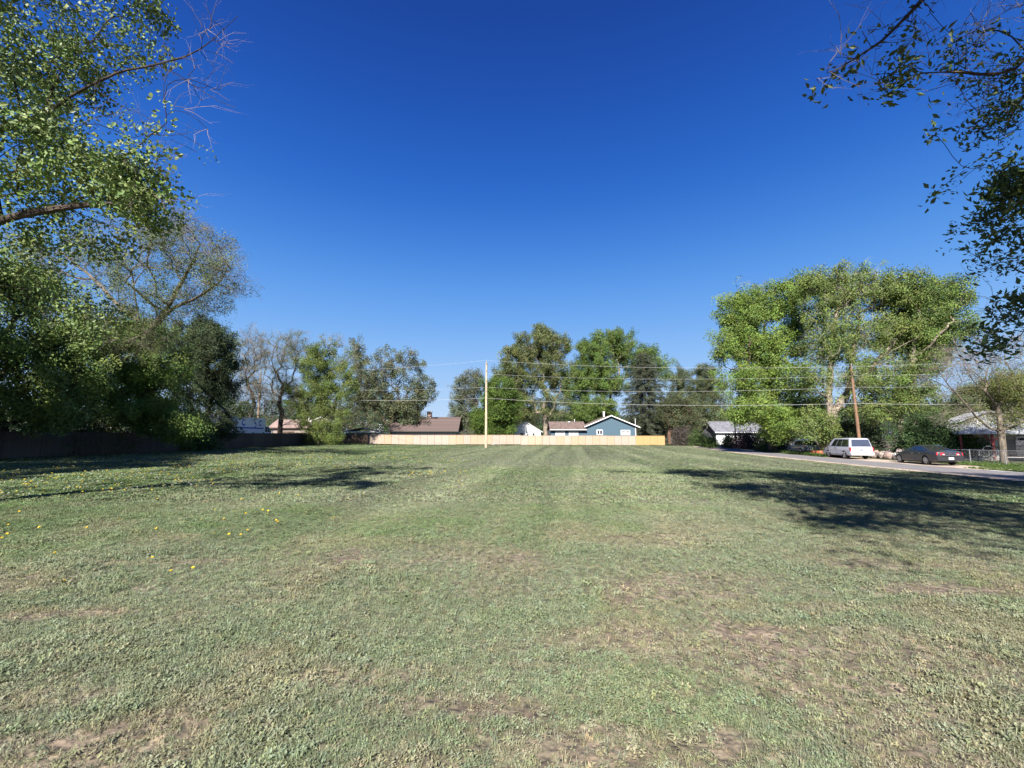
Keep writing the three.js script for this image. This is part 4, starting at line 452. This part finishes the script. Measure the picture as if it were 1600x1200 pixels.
function wheel(parent, x, y, z, r, w, spokes = 5) { const s = Math.sign(x), wh = new THREE.Group(); wh.name = 'wheel'; wh.position.set(x, y, z); parent.add(wh);
  part(wh, 'tyre', new THREE.LatheGeometry([[r * 0.66, -w / 2], [r * 0.93, -w / 2], [r, -w * 0.34], [r, w * 0.34], [r * 0.93, w / 2], [r * 0.66, w / 2]].map(([a, b]) => new THREE.Vector2(a, b)), 28).rotateZ(Math.PI / 2), RUBBER);
  const gs = [new THREE.CylinderGeometry(r * 0.67, r * 0.67, 0.03, 24, 1, true).rotateZ(Math.PI / 2).translate(s * w * 0.42, 0, 0), new THREE.CylinderGeometry(r * 0.16, r * 0.16, 0.06, 12).rotateZ(Math.PI / 2).translate(s * w * 0.42, 0, 0), new THREE.TorusGeometry(r * 0.64, 0.018, 6, 24).rotateY(Math.PI / 2).translate(s * w * 0.46, 0, 0)]; for (let i = 0; i < spokes; i++) gs.push(bx(0.035, r * 0.58, r * 0.22, s * w * 0.42, r * 0.36, 0).rotateX(i / spokes * 6.2832)); part(wh, 'rim', gs.map((g) => { const q = g.toNonIndexed(); return q; }), RIM); part(wh, 'brake_disc', new THREE.CylinderGeometry(r * 0.6, r * 0.6, 0.02, 20).rotateZ(Math.PI / 2).translate(s * w * 0.2, 0, 0), BLACKP); return wh; }
function panel(c, out = 0.012, th = 0.012) { // a flat pane through four corners, set proud of what lies behind
  const [a, b, d, e] = c.map((p) => V(...p)), n = b.clone().sub(a).cross(e.clone().sub(a)).normalize(), pos = []; const f = [a, b, d, e].map((p) => p.clone().addScaledVector(n, out)), k = [a, b, d, e].map((p) => p.clone().addScaledVector(n, out - th - 0.02)); const quad = (p, q, r, s) => { for (const v of [p, q, r, p, r, s]) pos.push(v.x, v.y, v.z); }; quad(...f); quad(k[3], k[2], k[1], k[0]); for (let i = 0; i < 4; i++) quad(k[i], k[(i + 1) % 4], f[(i + 1) % 4], f[i]); const g = geoOf(pos); g.setAttribute('uv', new THREE.Float32BufferAttribute(new Float32Array(pos.length / 3 * 2), 2)); return g;
}
// cabin: bottom and top rectangles [half width, z front, z rear, y]
function cabin(parent, B, T, body, glass, split, rearGlass = glass) {
  const q = (t, wS, zf) => { const w = mix(B[0], T[0], t), f = mix(B[1], T[1], t), r = mix(B[2], T[2], t), y = mix(B[3], T[3], t); return { w, f, r, y }; };
  const lev = [0, 0.5, 0.92, 1], gs = []; const ring = (t, k) => { const { w, f, r, y } = q(t), c = 0.09, W = w - k, F = f + k, R = r - k; return [[W - c, F], [W, F + c], [W, R - c], [W - c, R], [-W + c, R], [-W, R - c], [-W, F + c], [-W + c, F]].map(([x, z]) => V(x, y, z)); };
  const rings = [ring(-0.12, 0), ring(0, 0), ring(0.5, -0.012), ring(0.93, 0), ring(1.0, 0.07)], pos = [], idx = []; rings.forEach((r) => r.forEach((p) => pos.push(p.x, p.y, p.z))); for (let i = 0; i < 4; i++) for (let j = 0; j < 8; j++) { const a = i * 8 + j, b = i * 8 + (j + 1) % 8; idx.push(a, b, a + 8, b, b + 8, a + 8); } const c = pos.length / 3; pos.push(0, T[3] + 0.045, (T[1] + T[2]) / 2); for (let j = 0; j < 8; j++) idx.push(32 + j, 32 + (j + 1) % 8, c);
  const g = new THREE.BufferGeometry(); g.setAttribute('position', new THREE.Float32BufferAttribute(pos, 3)); g.setIndex(idx); part(parent, 'roof_and_pillars', toCreasedNormals(g, 0.6), body);
  const P = (s, t, u) => { const o = q(t), F = o.f + 0.1, R = o.r - 0.1; return [s * (o.w + 0.006), o.y, mix(F, R, u)]; }, lo = 0.07, hi = 0.86;
  for (const s of [-1, 1]) for (const [u0, u1] of split) { const c4 = [P(s, lo, u0), P(s, lo, u1), P(s, hi, u1), P(s, hi, u0)]; part(parent, 'side_window', panel(s > 0 ? c4.reverse() : c4, 0.012), glass); }
  const end = (front) => { const a = q(lo), b = q(hi), za = front ? a.f : a.r, zb = front ? b.f : b.r, k = 0.88, c4 = [[-a.w * k, a.y, za], [a.w * k, a.y, za], [b.w * k, b.y, zb], [-b.w * k, b.y, zb]]; return panel(front ? c4.reverse() : c4, 0.014); };
  part(parent, 'windscreen', end(true), glass); part(parent, 'rear_window', end(false), rearGlass);
}
function place(root, x, z, heading) { root.position.set(x, G(x, z) + 0.03, z); root.rotation.y = -heading; }
{ // grey sedan
  const c = thing('sedan', 'dark grey four-door sedan with red tail lights parked by the road', 'car'), body = paint(0.034, 0.034, 0.038, 0.3), ax = [-1.5, 1.42];
  const st = [[-2.5, section(0.62, 0.32, 0.52, 0.6)], [-2.42, section(0.78, 0.24, 0.58, 0.68)], [-2.1, section(0.88, 0.2, 0.66, 0.78)], [-1.5, section(0.92, 0.19, 0.76, 0.88)], [-0.95, section(0.93, 0.18, 0.82, 0.95)], [0, section(0.935, 0.18, 0.84, 0.95)], [1.2, section(0.935, 0.19, 0.87, 0.98)], [1.8, section(0.92, 0.21, 0.9, 1.03)], [2.25, section(0.88, 0.26, 0.9, 1.03)], [2.46, section(0.82, 0.32, 0.84, 0.98)], [2.52, section(0.74, 0.4, 0.72, 0.88)]];
  part(c, 'body', cutWheels(loft(st), ax, 0.78, 0.37), body); cabin(c, [0.84, -1.2, 2.02, 0.93], [0.6, -0.12, 0.82, 1.43], body, AUTOGLASS, [[0.2, 0.46], [0.49, 0.76], [0.78, 0.9]]);
  for (const z of ax) for (const s of [-1, 1]) wheel(c, s * 0.8, 0.33, z, 0.335, 0.22, 7);
  for (const s of [-1, 1]) { const t = part(c, 'tail_light', panel((s > 0 ? [[0.34, 0.72, 2.53], [0.84, 0.74, 2.43], [0.82, 0.92, 2.40], [0.4, 0.90, 2.50]] : [[-0.84, 0.74, 2.43], [-0.34, 0.72, 2.53], [-0.4, 0.90, 2.50], [-0.82, 0.92, 2.40]]), 0.05), TAIL); part(t, 'reversing_lens', bx(0.12, 0.06, 0.02, s * 0.46, 0.79, 2.575), LAMP); part(c, 'side_mirror', [new THREE.SphereGeometry(0.1, 10, 8).scale(1.1, 0.75, 0.7).translate(s * 1.0, 0.99, -0.72)], body); part(c, 'door_handle', bx(0.02, 0.03, 0.18, s * 0.945, 0.8, 0.1), CHROME); part(c, 'door_handle', bx(0.02, 0.03, 0.18, s * 0.945, 0.83, 0.95), CHROME); part(c, 'door_gap', [bx(0.012, 0.62, 0.012, s * 0.934, 0.56, 0.28), bx(0.012, 0.6, 0.012, s * 0.932, 0.56, -0.88), bx(0.012, 0.3, 0.012, s * 0.934, 0.74, 1.2)], BLACKP); part(c, 'headlight', new THREE.SphereGeometry(0.16, 10, 8).scale(1, 0.6, 0.8).translate(s * 0.66, 0.62, -2.34), LAMP); }
  part(c, 'chrome_strip', bx(1.0, 0.05, 0.03, 0, 0.72, 2.56), CHROME); part(c, 'badge', new THREE.CylinderGeometry(0.05, 0.05, 0.02, 14).rotateX(Math.PI / 2).translate(0, 0.86, 2.53), CHROME); part(c, 'licence_plate', bx(0.32, 0.16, 0.02, 0.02, 0.5, 2.56), PLATE); part(c, 'rear_bumper', new THREE.BoxGeometry(1.66, 0.2, 0.2, 6, 1, 1).translate(0, 0.42, 2.46), body); part(c, 'underbody', bx(1.5, 0.12, 4.2, 0, 0.25, 0), BLACKP);
  place(c, 31.9, -35.4, 0.17);
}
{ // white van
  const c = thing('minivan', 'silver-white minivan parked beside the thick pale trunk', 'van'), body = paint(0.50, 0.50, 0.55, 0.1), ax = [-1.45, 1.32];
  const st = [[-2.36, section(0.8, 0.38, 0.72, 0.82)], [-2.28, section(0.9, 0.3, 0.78, 0.9)], [-1.9, section(0.96, 0.28, 0.86, 0.97)], [-1.45, section(0.98, 0.28, 0.95, 1.06)], [-1.2, section(0.985, 0.28, 1.0, 1.1)], [0, section(0.985, 0.28, 1.02, 1.12)], [2.2, section(0.985, 0.3, 1.02, 1.12)], [2.36, section(0.96, 0.34, 1.0, 1.12)], [2.42, section(0.92, 0.42, 0.98, 1.1)]];
  part(c, 'body', cutWheels(loft(st), ax, 0.82, 0.40), body); const rg = new THREE.MeshPhysicalMaterial({ color: new THREE.Color().setRGB(0.05, 0.06, 0.09), roughness: 0.08, clearcoat: 1 });
  cabin(c, [0.95, -1.5, 2.38, 1.08], [0.78, -0.62, 2.16, 1.9], body, AUTOGLASS, [[0.13, 0.36], [0.385, 0.62], [0.64, 0.95]], rg);
  for (const z of ax) for (const s of [-1, 1]) wheel(c, s * 0.84, 0.35, z, 0.355, 0.22, 5);
  for (const s of [-1, 1]) { part(c, 'tail_light', bx(0.1, 0.34, 0.1, s * 0.93, 0.9, 2.37), TAIL); part(c, 'side_mirror', bx(0.2, 0.2, 0.1, s * 1.09, 1.2, -1.02), BLACKP); part(c, 'door_gap', [bx(0.012, 0.72, 0.012, s * 0.983, 0.74, -0.95), bx(0.012, 0.72, 0.012, s * 0.985, 0.74, 0.1)], BLACKP); part(c, 'door_handle', bx(0.03, 0.05, 0.16, s * 0.99, 0.98, -0.1), BLACKP); part(c, 'side_moulding', bx(0.02, 0.09, 3.1, s * 0.985, 0.56, -0.05), std(0.55, 0.55, 0.58, 0.5)); part(c, 'headlight', bx(0.3, 0.16, 0.06, s * 0.66, 0.74, -2.33), LAMP); }
  part(c, 'rear_bumper', bx(1.9, 0.2, 0.2, 0, 0.47, 2.42), std(0.7, 0.7, 0.72, 0.5)); part(c, 'front_bumper', bx(1.84, 0.2, 0.2, 0, 0.45, -2.36), std(0.5, 0.5, 0.52, 0.5)); part(c, 'licence_plate', bx(0.34, 0.17, 0.02, -0.02, 0.84, 2.435), std(0.2, 0.22, 0.3)); part(c, 'plate_recess', bx(0.5, 0.28, 0.02, -0.02, 0.86, 2.42), std(0.5, 0.5, 0.52)); part(c, 'underbody', bx(1.6, 0.14, 4, 0, 0.33, 0), BLACKP);
  part(c, 'rear_wiper', bar(V(-0.1, 1.16, 2.4), V(0.3, 1.35, 2.36), 0.012), BLACKP);
  place(c, 32.4, -44.3, 0.15);
}
{ // silver hatchback in the shade
  const c = thing('hatchback', 'silver-blue hatchback in deep shade left of the thick trunk', 'car'), body = paint(0.30, 0.33, 0.38, 0.3), ax = [-1.2, 1.25];
  const st = [[-2.0, section(0.7, 0.3, 0.58, 0.68)], [-1.9, section(0.8, 0.24, 0.66, 0.76)], [-1.2, section(0.87, 0.22, 0.82, 0.92)], [0, section(0.88, 0.22, 0.88, 0.98)], [1.6, section(0.88, 0.24, 0.92, 1.02)], [1.95, section(0.84, 0.32, 0.92, 1.02)], [2.05, section(0.78, 0.4, 0.86, 0.96)]];
  part(c, 'body', cutWheels(loft(st), ax, 0.74, 0.36), body); cabin(c, [0.8, -0.95, 2.02, 0.98], [0.62, -0.2, 1.6, 1.6], body, AUTOGLASS, [[0.2, 0.48], [0.5, 0.75], [0.78, 0.93]]); for (const z of ax) for (const s of [-1, 1]) wheel(c, s * 0.76, 0.32, z, 0.325, 0.2, 6);
  for (const s of [-1, 1]) { part(c, 'tail_light', bx(0.16, 0.3, 0.08, s * 0.76, 0.92, 2.0), TAIL); part(c, 'side_mirror', bx(0.18, 0.14, 0.1, s * 0.96, 1.04, -0.6), body); } part(c, 'licence_plate', bx(0.32, 0.16, 0.02, 0, 0.72, 2.07), PLATE); part(c, 'underbody', bx(1.4, 0.12, 3.4, 0, 0.28, 0), BLACKP);
  place(c, 35.0, -55.2, 0.1);
}
{ // white box truck behind the dark fence
  const X = -38.6, c = thing('box_truck', 'white box truck with blue lettering behind the dark left fence', 'truck', [X, G(X, -64) + 0.02, -64]), wb = std(0.78, 0.79, 0.8, 0.45), blue = std(0.02, 0.05, 0.42, 0.5);
  part(c, 'cargo_box', bx(2.4, 2.7, 11, 0, 2.35, 0.5), wb); part(c, 'chassis', bx(1, 0.3, 14, 0, 0.75, -1), BLACKP);
  // broad blue marks in the manner of lettering, too hidden by leaves to read
  const ring = (z, w, a0, a1) => new THREE.RingGeometry(0.26 * w, 0.44 * w, 18, 1, a0, a1).rotateY(Math.PI / 2).translate(1.206, 2.95, z); const marks = [ring(-3.6, 1, 0.7, 4.9), ring(-2.2, 0.8, 1.2, 4.2).translate(0, 0.3, 0), ring(-2.2, 0.8, 4.4, 4.2).translate(0, -0.32, 0), ring(0.6, 1.1, 0.5, 5.2)]; part(c, 'lettering', marks, blue); part(c, 'stripe', bx(0.006, 0.18, 10, 1.204, 2.2, 0.5), blue);
  part(c, 'cab', loft([[-8.3, section(0.95, 0.55, 1.2, 1.35)], [-7.6, section(1.05, 0.5, 1.35, 1.5)], [-6.9, section(1.08, 0.5, 1.5, 1.62)], [-5.2, section(1.08, 0.5, 1.5, 1.62)]]), wb); cabin(c, [1.04, -7.2, -5.15, 1.6], [0.92, -6.6, -5.2, 2.55], wb, AUTOGLASS, [[0.12, 0.5], [0.58, 0.92]]); part(c, 'side_mirror', [bx(0.06, 0.4, 0.22, 1.35, 1.95, -6.9), bar(V(1.05, 1.8, -6.9), V(1.35, 1.8, -6.9), 0.02)], WHITE); for (const z of [-7.3, 3.6, 4.8]) for (const s of [-1, 1]) wheel(c, s * 0.95, 0.48, z, 0.48, 0.28, 6);
}
{ const c = thing('utility_trailer', 'dark covered utility trailer under the reddish carport roof at the right edge', 'trailer', [44.6, G(44, -38) + 0.02, -38.4], 0.7); part(c, 'tub', new THREE.BoxGeometry(1.7, 0.75, 3).translate(0, 0.95, 0), std(0.03, 0.03, 0.035, 0.6)); part(c, 'cover', extr([[-0.9, 1.33], [0.9, 1.33], [0.6, 1.75], [-0.6, 1.75]], 3).translate(0, 0, -1.5), std(0.04, 0.04, 0.045)); for (const s of [-1, 1]) wheel(c, s * 0.98, 0.36, 0.2, 0.36, 0.2, 5); part(c, 'drawbar', bar(V(0, 0.5, -1.5), V(0, 0.45, -2.7), 0.05), BLACKP); part(c, 'jockey_leg', bar(V(0, 0.5, -2.5), V(0, 0.02, -2.5), 0.03), BLACKP); }
// ---------------------------------------------------------------- yard things by the street
{ // wire fence
  const f = thing('chain_link_fence', 'low grey chain link fence in front of the porch house', 'fence'), m = std(0.3, 0.3, 0.31, 0.5, { metalness: 0.5 }), A = V(35.2, 0, -40.5), B = V(38.5, 0, -28), n = 6, hgt = 1.05, wires = [];
  const P = (t, y) => { const p = A.clone().lerp(B, t); p.y = G(p.x, p.z) + y; return p; };
  for (let i = 0; i <= n; i++) part(f, 'post', bar(P(i / n, -0.1), P(i / n, hgt + 0.05), 0.032, 0.032, 8), m); for (let i = 0; i < n; i++) part(f, 'top_rail', bar(P(i / n, hgt), P((i + 1) / n, hgt), 0.022, 0.022, 6), m);
  const L = A.distanceTo(B); for (let s = -1; s < L; s += 0.11) for (const k of [-1, 1]) { const a = clamp(s / L), b = clamp((s + 0.95) / L); if (b - a > 0.01) wires.push(bar(P(k > 0 ? a : b, 0.06), P(k > 0 ? b : a, 1.0), 0.0022, 0.0022, 3)); } const w = part(f, 'wire_mesh', wires, m); w.userData.kind = 'stuff';
}
{ const b = thing('garden_bench', 'ornate pale metal garden bench behind the chain link fence', 'bench', [40.1, G(40, -38.5), -38.4], -0.5), m = std(0.25, 0.25, 0.25, 0.5); part(b, 'seat', Array.from({ length: 5 }, (_, i) => bx(1.4, 0.03, 0.07, 0, 0.45, -0.2 + i * 0.1)), m); part(b, 'backrest', [bx(1.4, 0.05, 0.04, 0, 0.95, -0.26), bx(1.4, 0.04, 0.04, 0, 0.55, -0.26), ...Array.from({ length: 9 }, (_, i) => bx(0.025, 0.38, 0.025, -0.6 + i * 0.15, 0.75, -0.26)), new THREE.TorusGeometry(0.35, 0.03, 6, 20, Math.PI).translate(0, 0.95, -0.26)], m); for (const x of [-0.65, 0.65]) for (const z of [-0.24, 0.22]) part(b, 'leg', bx(0.05, 0.45, 0.05, x, 0.225, z), m); for (const x of [-0.68, 0.68]) part(b, 'armrest', [bx(0.05, 0.04, 0.5, x, 0.68, 0), bx(0.04, 0.24, 0.04, x, 0.56, 0.22)], m); }
{ // pile of pinkish stones between the van and the sedan
  const w = thing('rock_border', 'row of pinkish tan boulders between the white van and the grey sedan', 'rocks', [0, 0, 0]), r = rng(500), mats = [std(0.42, 0.31, 0.26), std(0.36, 0.28, 0.24), std(0.48, 0.39, 0.33)];
  const geos = [0, 1, 2].map((s) => { const g = new THREE.IcosahedronGeometry(0.5, 2), p = g.attributes.position; for (let i = 0; i < p.count; i++) { const v = V(p.getX(i), p.getY(i), p.getZ(i)), k = 0.75 + 0.5 * vnoise(v.x * 3 + s * 9 + 20, v.y * 3 + v.z * 2.3 + 20); p.setXYZ(i, v.x * k, v.y * k, v.z * k); } return toCreasedNormals(g, 0.5); });
  for (let i = 0; i < 26; i++) { const t = i / 25, x = mix(35.4, 36.6, t) + (r() - 0.5) * 0.9, z = mix(-44.5, -38, t) + (r() - 0.5) * 0.8, s = 0.4 + 0.5 * r(), b = part(w, 'rock', geos[i % 3], mats[i % 3]); b.position.set(x, G(x, z) + s * 0.25 + (i % 4 === 3 ? 0.45 : 0), z); b.rotation.set(r() * 3, r() * 6, r() * 3); b.scale.set(s * 1.25, s * 0.85, s); }
}
{ const t = thing('brick_planter', 'orange-red brick ring round the foot of the thick pale trunk', 'planter', [34.6, G(34.6, -50.5), -50.5]), m = [std(0.46, 0.13, 0.06), std(0.52, 0.18, 0.09)], g = bx(0.36, 0.16, 0.2); for (let k = 0; k < 3; k++) for (let i = 0; i < 22; i++) { const a = (i + (k % 2) * 0.5) / 22 * 6.2832, b = part(t, 'brick', g, m[(i + k) % 2]); b.position.set(Math.sin(a) * 1.35, 0.09 + k * 0.172, Math.cos(a) * 1.35); b.rotation.y = a; } }
// ---------------------------------------------------------------- lawn plants
{
  const tuft = (seed, n, len, wid, bend) => { const r = rng(seed), out = []; for (let i = 0; i < n; i++) { const a = r() * 6.283, o = V((r() - 0.5) * 0.05, 0, (r() - 0.5) * 0.05), l = len * (0.5 + 0.8 * r()), lean = bend * (0.3 + r()), d = V(Math.cos(a), 0, Math.sin(a)), s = V(-d.z, 0, d.x).multiplyScalar(wid * (0.7 + 0.6 * r()) / 2), m = o.clone().addScaledVector(d, l * 0.4 * lean).add(V(0, l * 0.6 * (1 - lean * 0.3), 0)), t = m.clone().addScaledVector(d, l * 0.5 * lean + l * 0.1).add(V(0, l * 0.35 * (1 - lean), 0)); for (const q of [o.clone().sub(s), o.clone().add(s), m.clone().add(s), o.clone().sub(s), m.clone().add(s), m.clone().sub(s), m.clone().sub(s), m.clone().add(s), t]) out.push(q.x, q.y, q.z); } return geoOf(out); };
  const weed = (seed, n, rad, len) => { const r = rng(seed), out = []; for (let i = 0; i < n; i++) { const a = r() * 6.283, q = rad * Math.sqrt(r()), o = V(Math.cos(a) * q, 0.008 + 0.03 * r(), Math.sin(a) * q), b = r() * 6.283; leafPoints(out, o, V(Math.cos(b), 0.15 + 0.7 * r(), Math.sin(b)).normalize(), V(0, 1, 0), len * (0.6 + 0.8 * r()), len * 0.55, 0.15); } return geoOf(out); };
  const geos = [tuft(1, 18, 0.055, 0.0036, 0.9), tuft(2, 17, 0.046, 0.0036, 1.1), weed(3, 17, 0.055, 0.025), tuft(4, 16, 0.05, 0.0038, 1.0), tuft(5, 14, 0.065, 0.0034, 0.7), weed(6, 18, 0.055, 0.019)];
  const farGeos = [tuft(6, 10, 0.085, 0.011, 0.8), weed(7, 14, 0.10, 0.055), tuft(8, 10, 0.075, 0.012, 1.0)];
  const grassM = new THREE.MeshPhysicalMaterial({ color: 0xffffff, roughness: 0.7, transmission: 0.18, thickness: 0, specularIntensity: 0.35 });
  const r = rng(700), near = [], fars = [], UP = V(0, 1, 0);
  const sow = (n, d0, d1, list, size, test) => { for (let i = 0; i < n; i++) { const d = Math.sqrt(mix(d0 * d0, d1 * d1, r())), x = (r() * 2 - 1) * (1.2 * d + 1.6), z = -d; if (!test(x, z)) continue; const b = bare(x, z); if (r() < b * 0.86) continue;
    const c = mix3(lawnTone(x, z), STRAW, clamp(b * 0.6 + (r() < 0.1 ? 0.55 : 0))), j = 0.68 + 0.62 * r(), lush = (ss(2, 12, -x) * 0.3 + 0.8) * (0.86 + 0.4 * ss(0.45, 0.75, fbm(x * 1.3 + 8, z * 1.3, 3))); list.push([V(x, G(x, z) - 0.004, z), UP.clone().add(V((r() - 0.5) * 0.5, 0, (r() - 0.5) * 0.5)).normalize(), size * lush * (0.65 + 0.7 * r()), [c[0] * j * (0.9 + 0.2 * r()), c[1] * j, c[2] * j * (0.85 + 0.3 * r())], r() * 6.283]); } };
  sow(62000, 1.9, 5, near, 0.95, inLawn); sow(130000, 5, 12, near, 1.0, inLawn); sow(120000, 12, 27, fars, 0.85, inLawn); sow(110000, 27, 80, fars, 1.15, inLawn);
  const put = (name, label, gs, list) => { const root = new THREE.Group(); root.name = name; tag(root, label, 'grass', null, 'stuff'); scene.add(root); scatter(root, 'tufts', gs, grassM, list); };
  put('lawn_grass', 'short dry grey-green grass and weeds of the near lawn', geos, near); put('far_lawn_grass', 'short grey-green grass of the far lawn', farGeos, fars);
  // taller weeds: along the fences, the road edge, the yard beyond the road
  const tall = [], weeds = [tuft(11, 14, 0.22, 0.016, 0.7), weed(12, 18, 0.14, 0.07)];
  const strew = (n, f, col, s0) => { for (let i = 0; i < n; i++) { const [x, z] = f(r), j = 0.6 + 0.8 * r(); tall.push([V(x, G(x, z), z), UP, s0 * (0.6 + 0.8 * r()), col.map((c) => c * j), r() * 6.28]); } };
  strew(700, (q) => { const x = mix(-25, 27, q()); return [x, -80.6 + 0.5 * q() * (vnoise(x * 0.5, 3) > 0.55 ? 1.6 : 0.6)]; }, [0.085, 0.135, 0.035], 0.9); strew(1500, (q) => [-33.2 + q() * 1.4 * q(), -mix(20, 80, q())], [0.10, 0.135, 0.045], 0.9);
  strew(2600, (q) => { const d = mix(46, 62, q()); return [roadEdge(d) + 4.2 + 2.2 * q(), -d]; }, [0.075, 0.125, 0.03], 1.5); strew(5200, (q) => { const d = mix(18, 40, q()); return [roadEdge(d) + 4.6 + (d > 31 ? 3 : 0) + 6.5 * q(), -d]; }, [0.10, 0.16, 0.035], 0.6); strew(900, (q) => [mix(-37, -26, q()), -mix(78, 81, q())], [0.09, 0.14, 0.035], 1.2); strew(260, (q) => [27.7 + (q() - 0.5) * 1.6, -79.6 + (q() - 0.5) * 0.9], [0.06, 0.1, 0.03], 1.3);
  put('tall_weeds', 'taller green weeds along the fences and the road edge', weeds, tall);
  // dandelions, mostly on the left of the lawn
  const head = (() => { const out = [], q = rng(31); for (let k = 0; k < 2; k++) for (let i = 0; i < 14; i++) { const a = i / 14 * 6.283 + k * 0.2; leafPoints(out, V(0, 0.004 * k, 0), V(Math.cos(a), 0.25 + 0.4 * k, Math.sin(a)).normalize(), V(0, 1, 0), 0.021 - 0.005 * k, 0.008, 0.1); } return geoOf(out); })();
  const yellow = std(0.78, 0.56, 0.02, 0.8), stemM = std(0.14, 0.2, 0.06), stem = bar(V(0, 0, 0), V(0.008, 0.07, 0), 0.0022, 0.0018, 5), spots = [], far = [];
  for (let i = 0; spots.length < 46 && i < 9000; i++) { const d = mix(5.2, 15, Math.pow(r(), 0.8)), x = mix(-1.1 * d, -0.35 * d, r()); if (inLawn(x, -d) && fbm(x * 0.7, d * 0.7 + 30, 3) > 0.54) spots.push([x, -d]); }
  for (const [x, z] of spots) { const o = thing('dandelion', 'yellow dandelion flower in the short grass of the left lawn', 'flower', [x, G(x, z), z], r() * 6, 'dandelions on the left lawn'); part(o, 'stem', stem, stemM); const h = part(o, 'flower_head', head, yellow); h.position.set(0.008, 0.07, 0); h.scale.setScalar(1.1 + 0.5 * r()); h.rotation.set((r() - 0.5) * 0.6, 0, (r() - 0.5) * 0.6); }
  for (let i = 0; i < 6000; i++) { const d = mix(13, 60, Math.pow(r(), 1.1)), x = mix(-33, -1 - 0.04 * d, Math.pow(r(), 0.9)); if (Math.abs(x) > 1.3 * d || !inLawn(x, -d) || fbm(x * 0.25, d * 0.25 + 30, 3) < mix(0.42, 0.62, ss(-18, -2, x))) continue; const puff = r() < 0.45; far.push([V(x, G(x, -d) + 0.075 + 0.07 * r(), -d), V((r() - 0.5) * 0.6, 1, 0.5 * r()).normalize(), 1.3 + 0.5 * r(), puff ? [0.4, 0.4, 0.34] : [0.55, 0.41, 0.03]]); }
  const fl = new THREE.Group(); fl.name = 'far_dandelions'; tag(fl, 'scattered yellow dandelions and pale seed heads on the far left lawn', 'flowers', null, 'stuff'); scene.add(fl); scatter(fl, 'flower_heads', head, std(1, 1, 1, 0.8), far);
}

renderer.render(scene, camera);
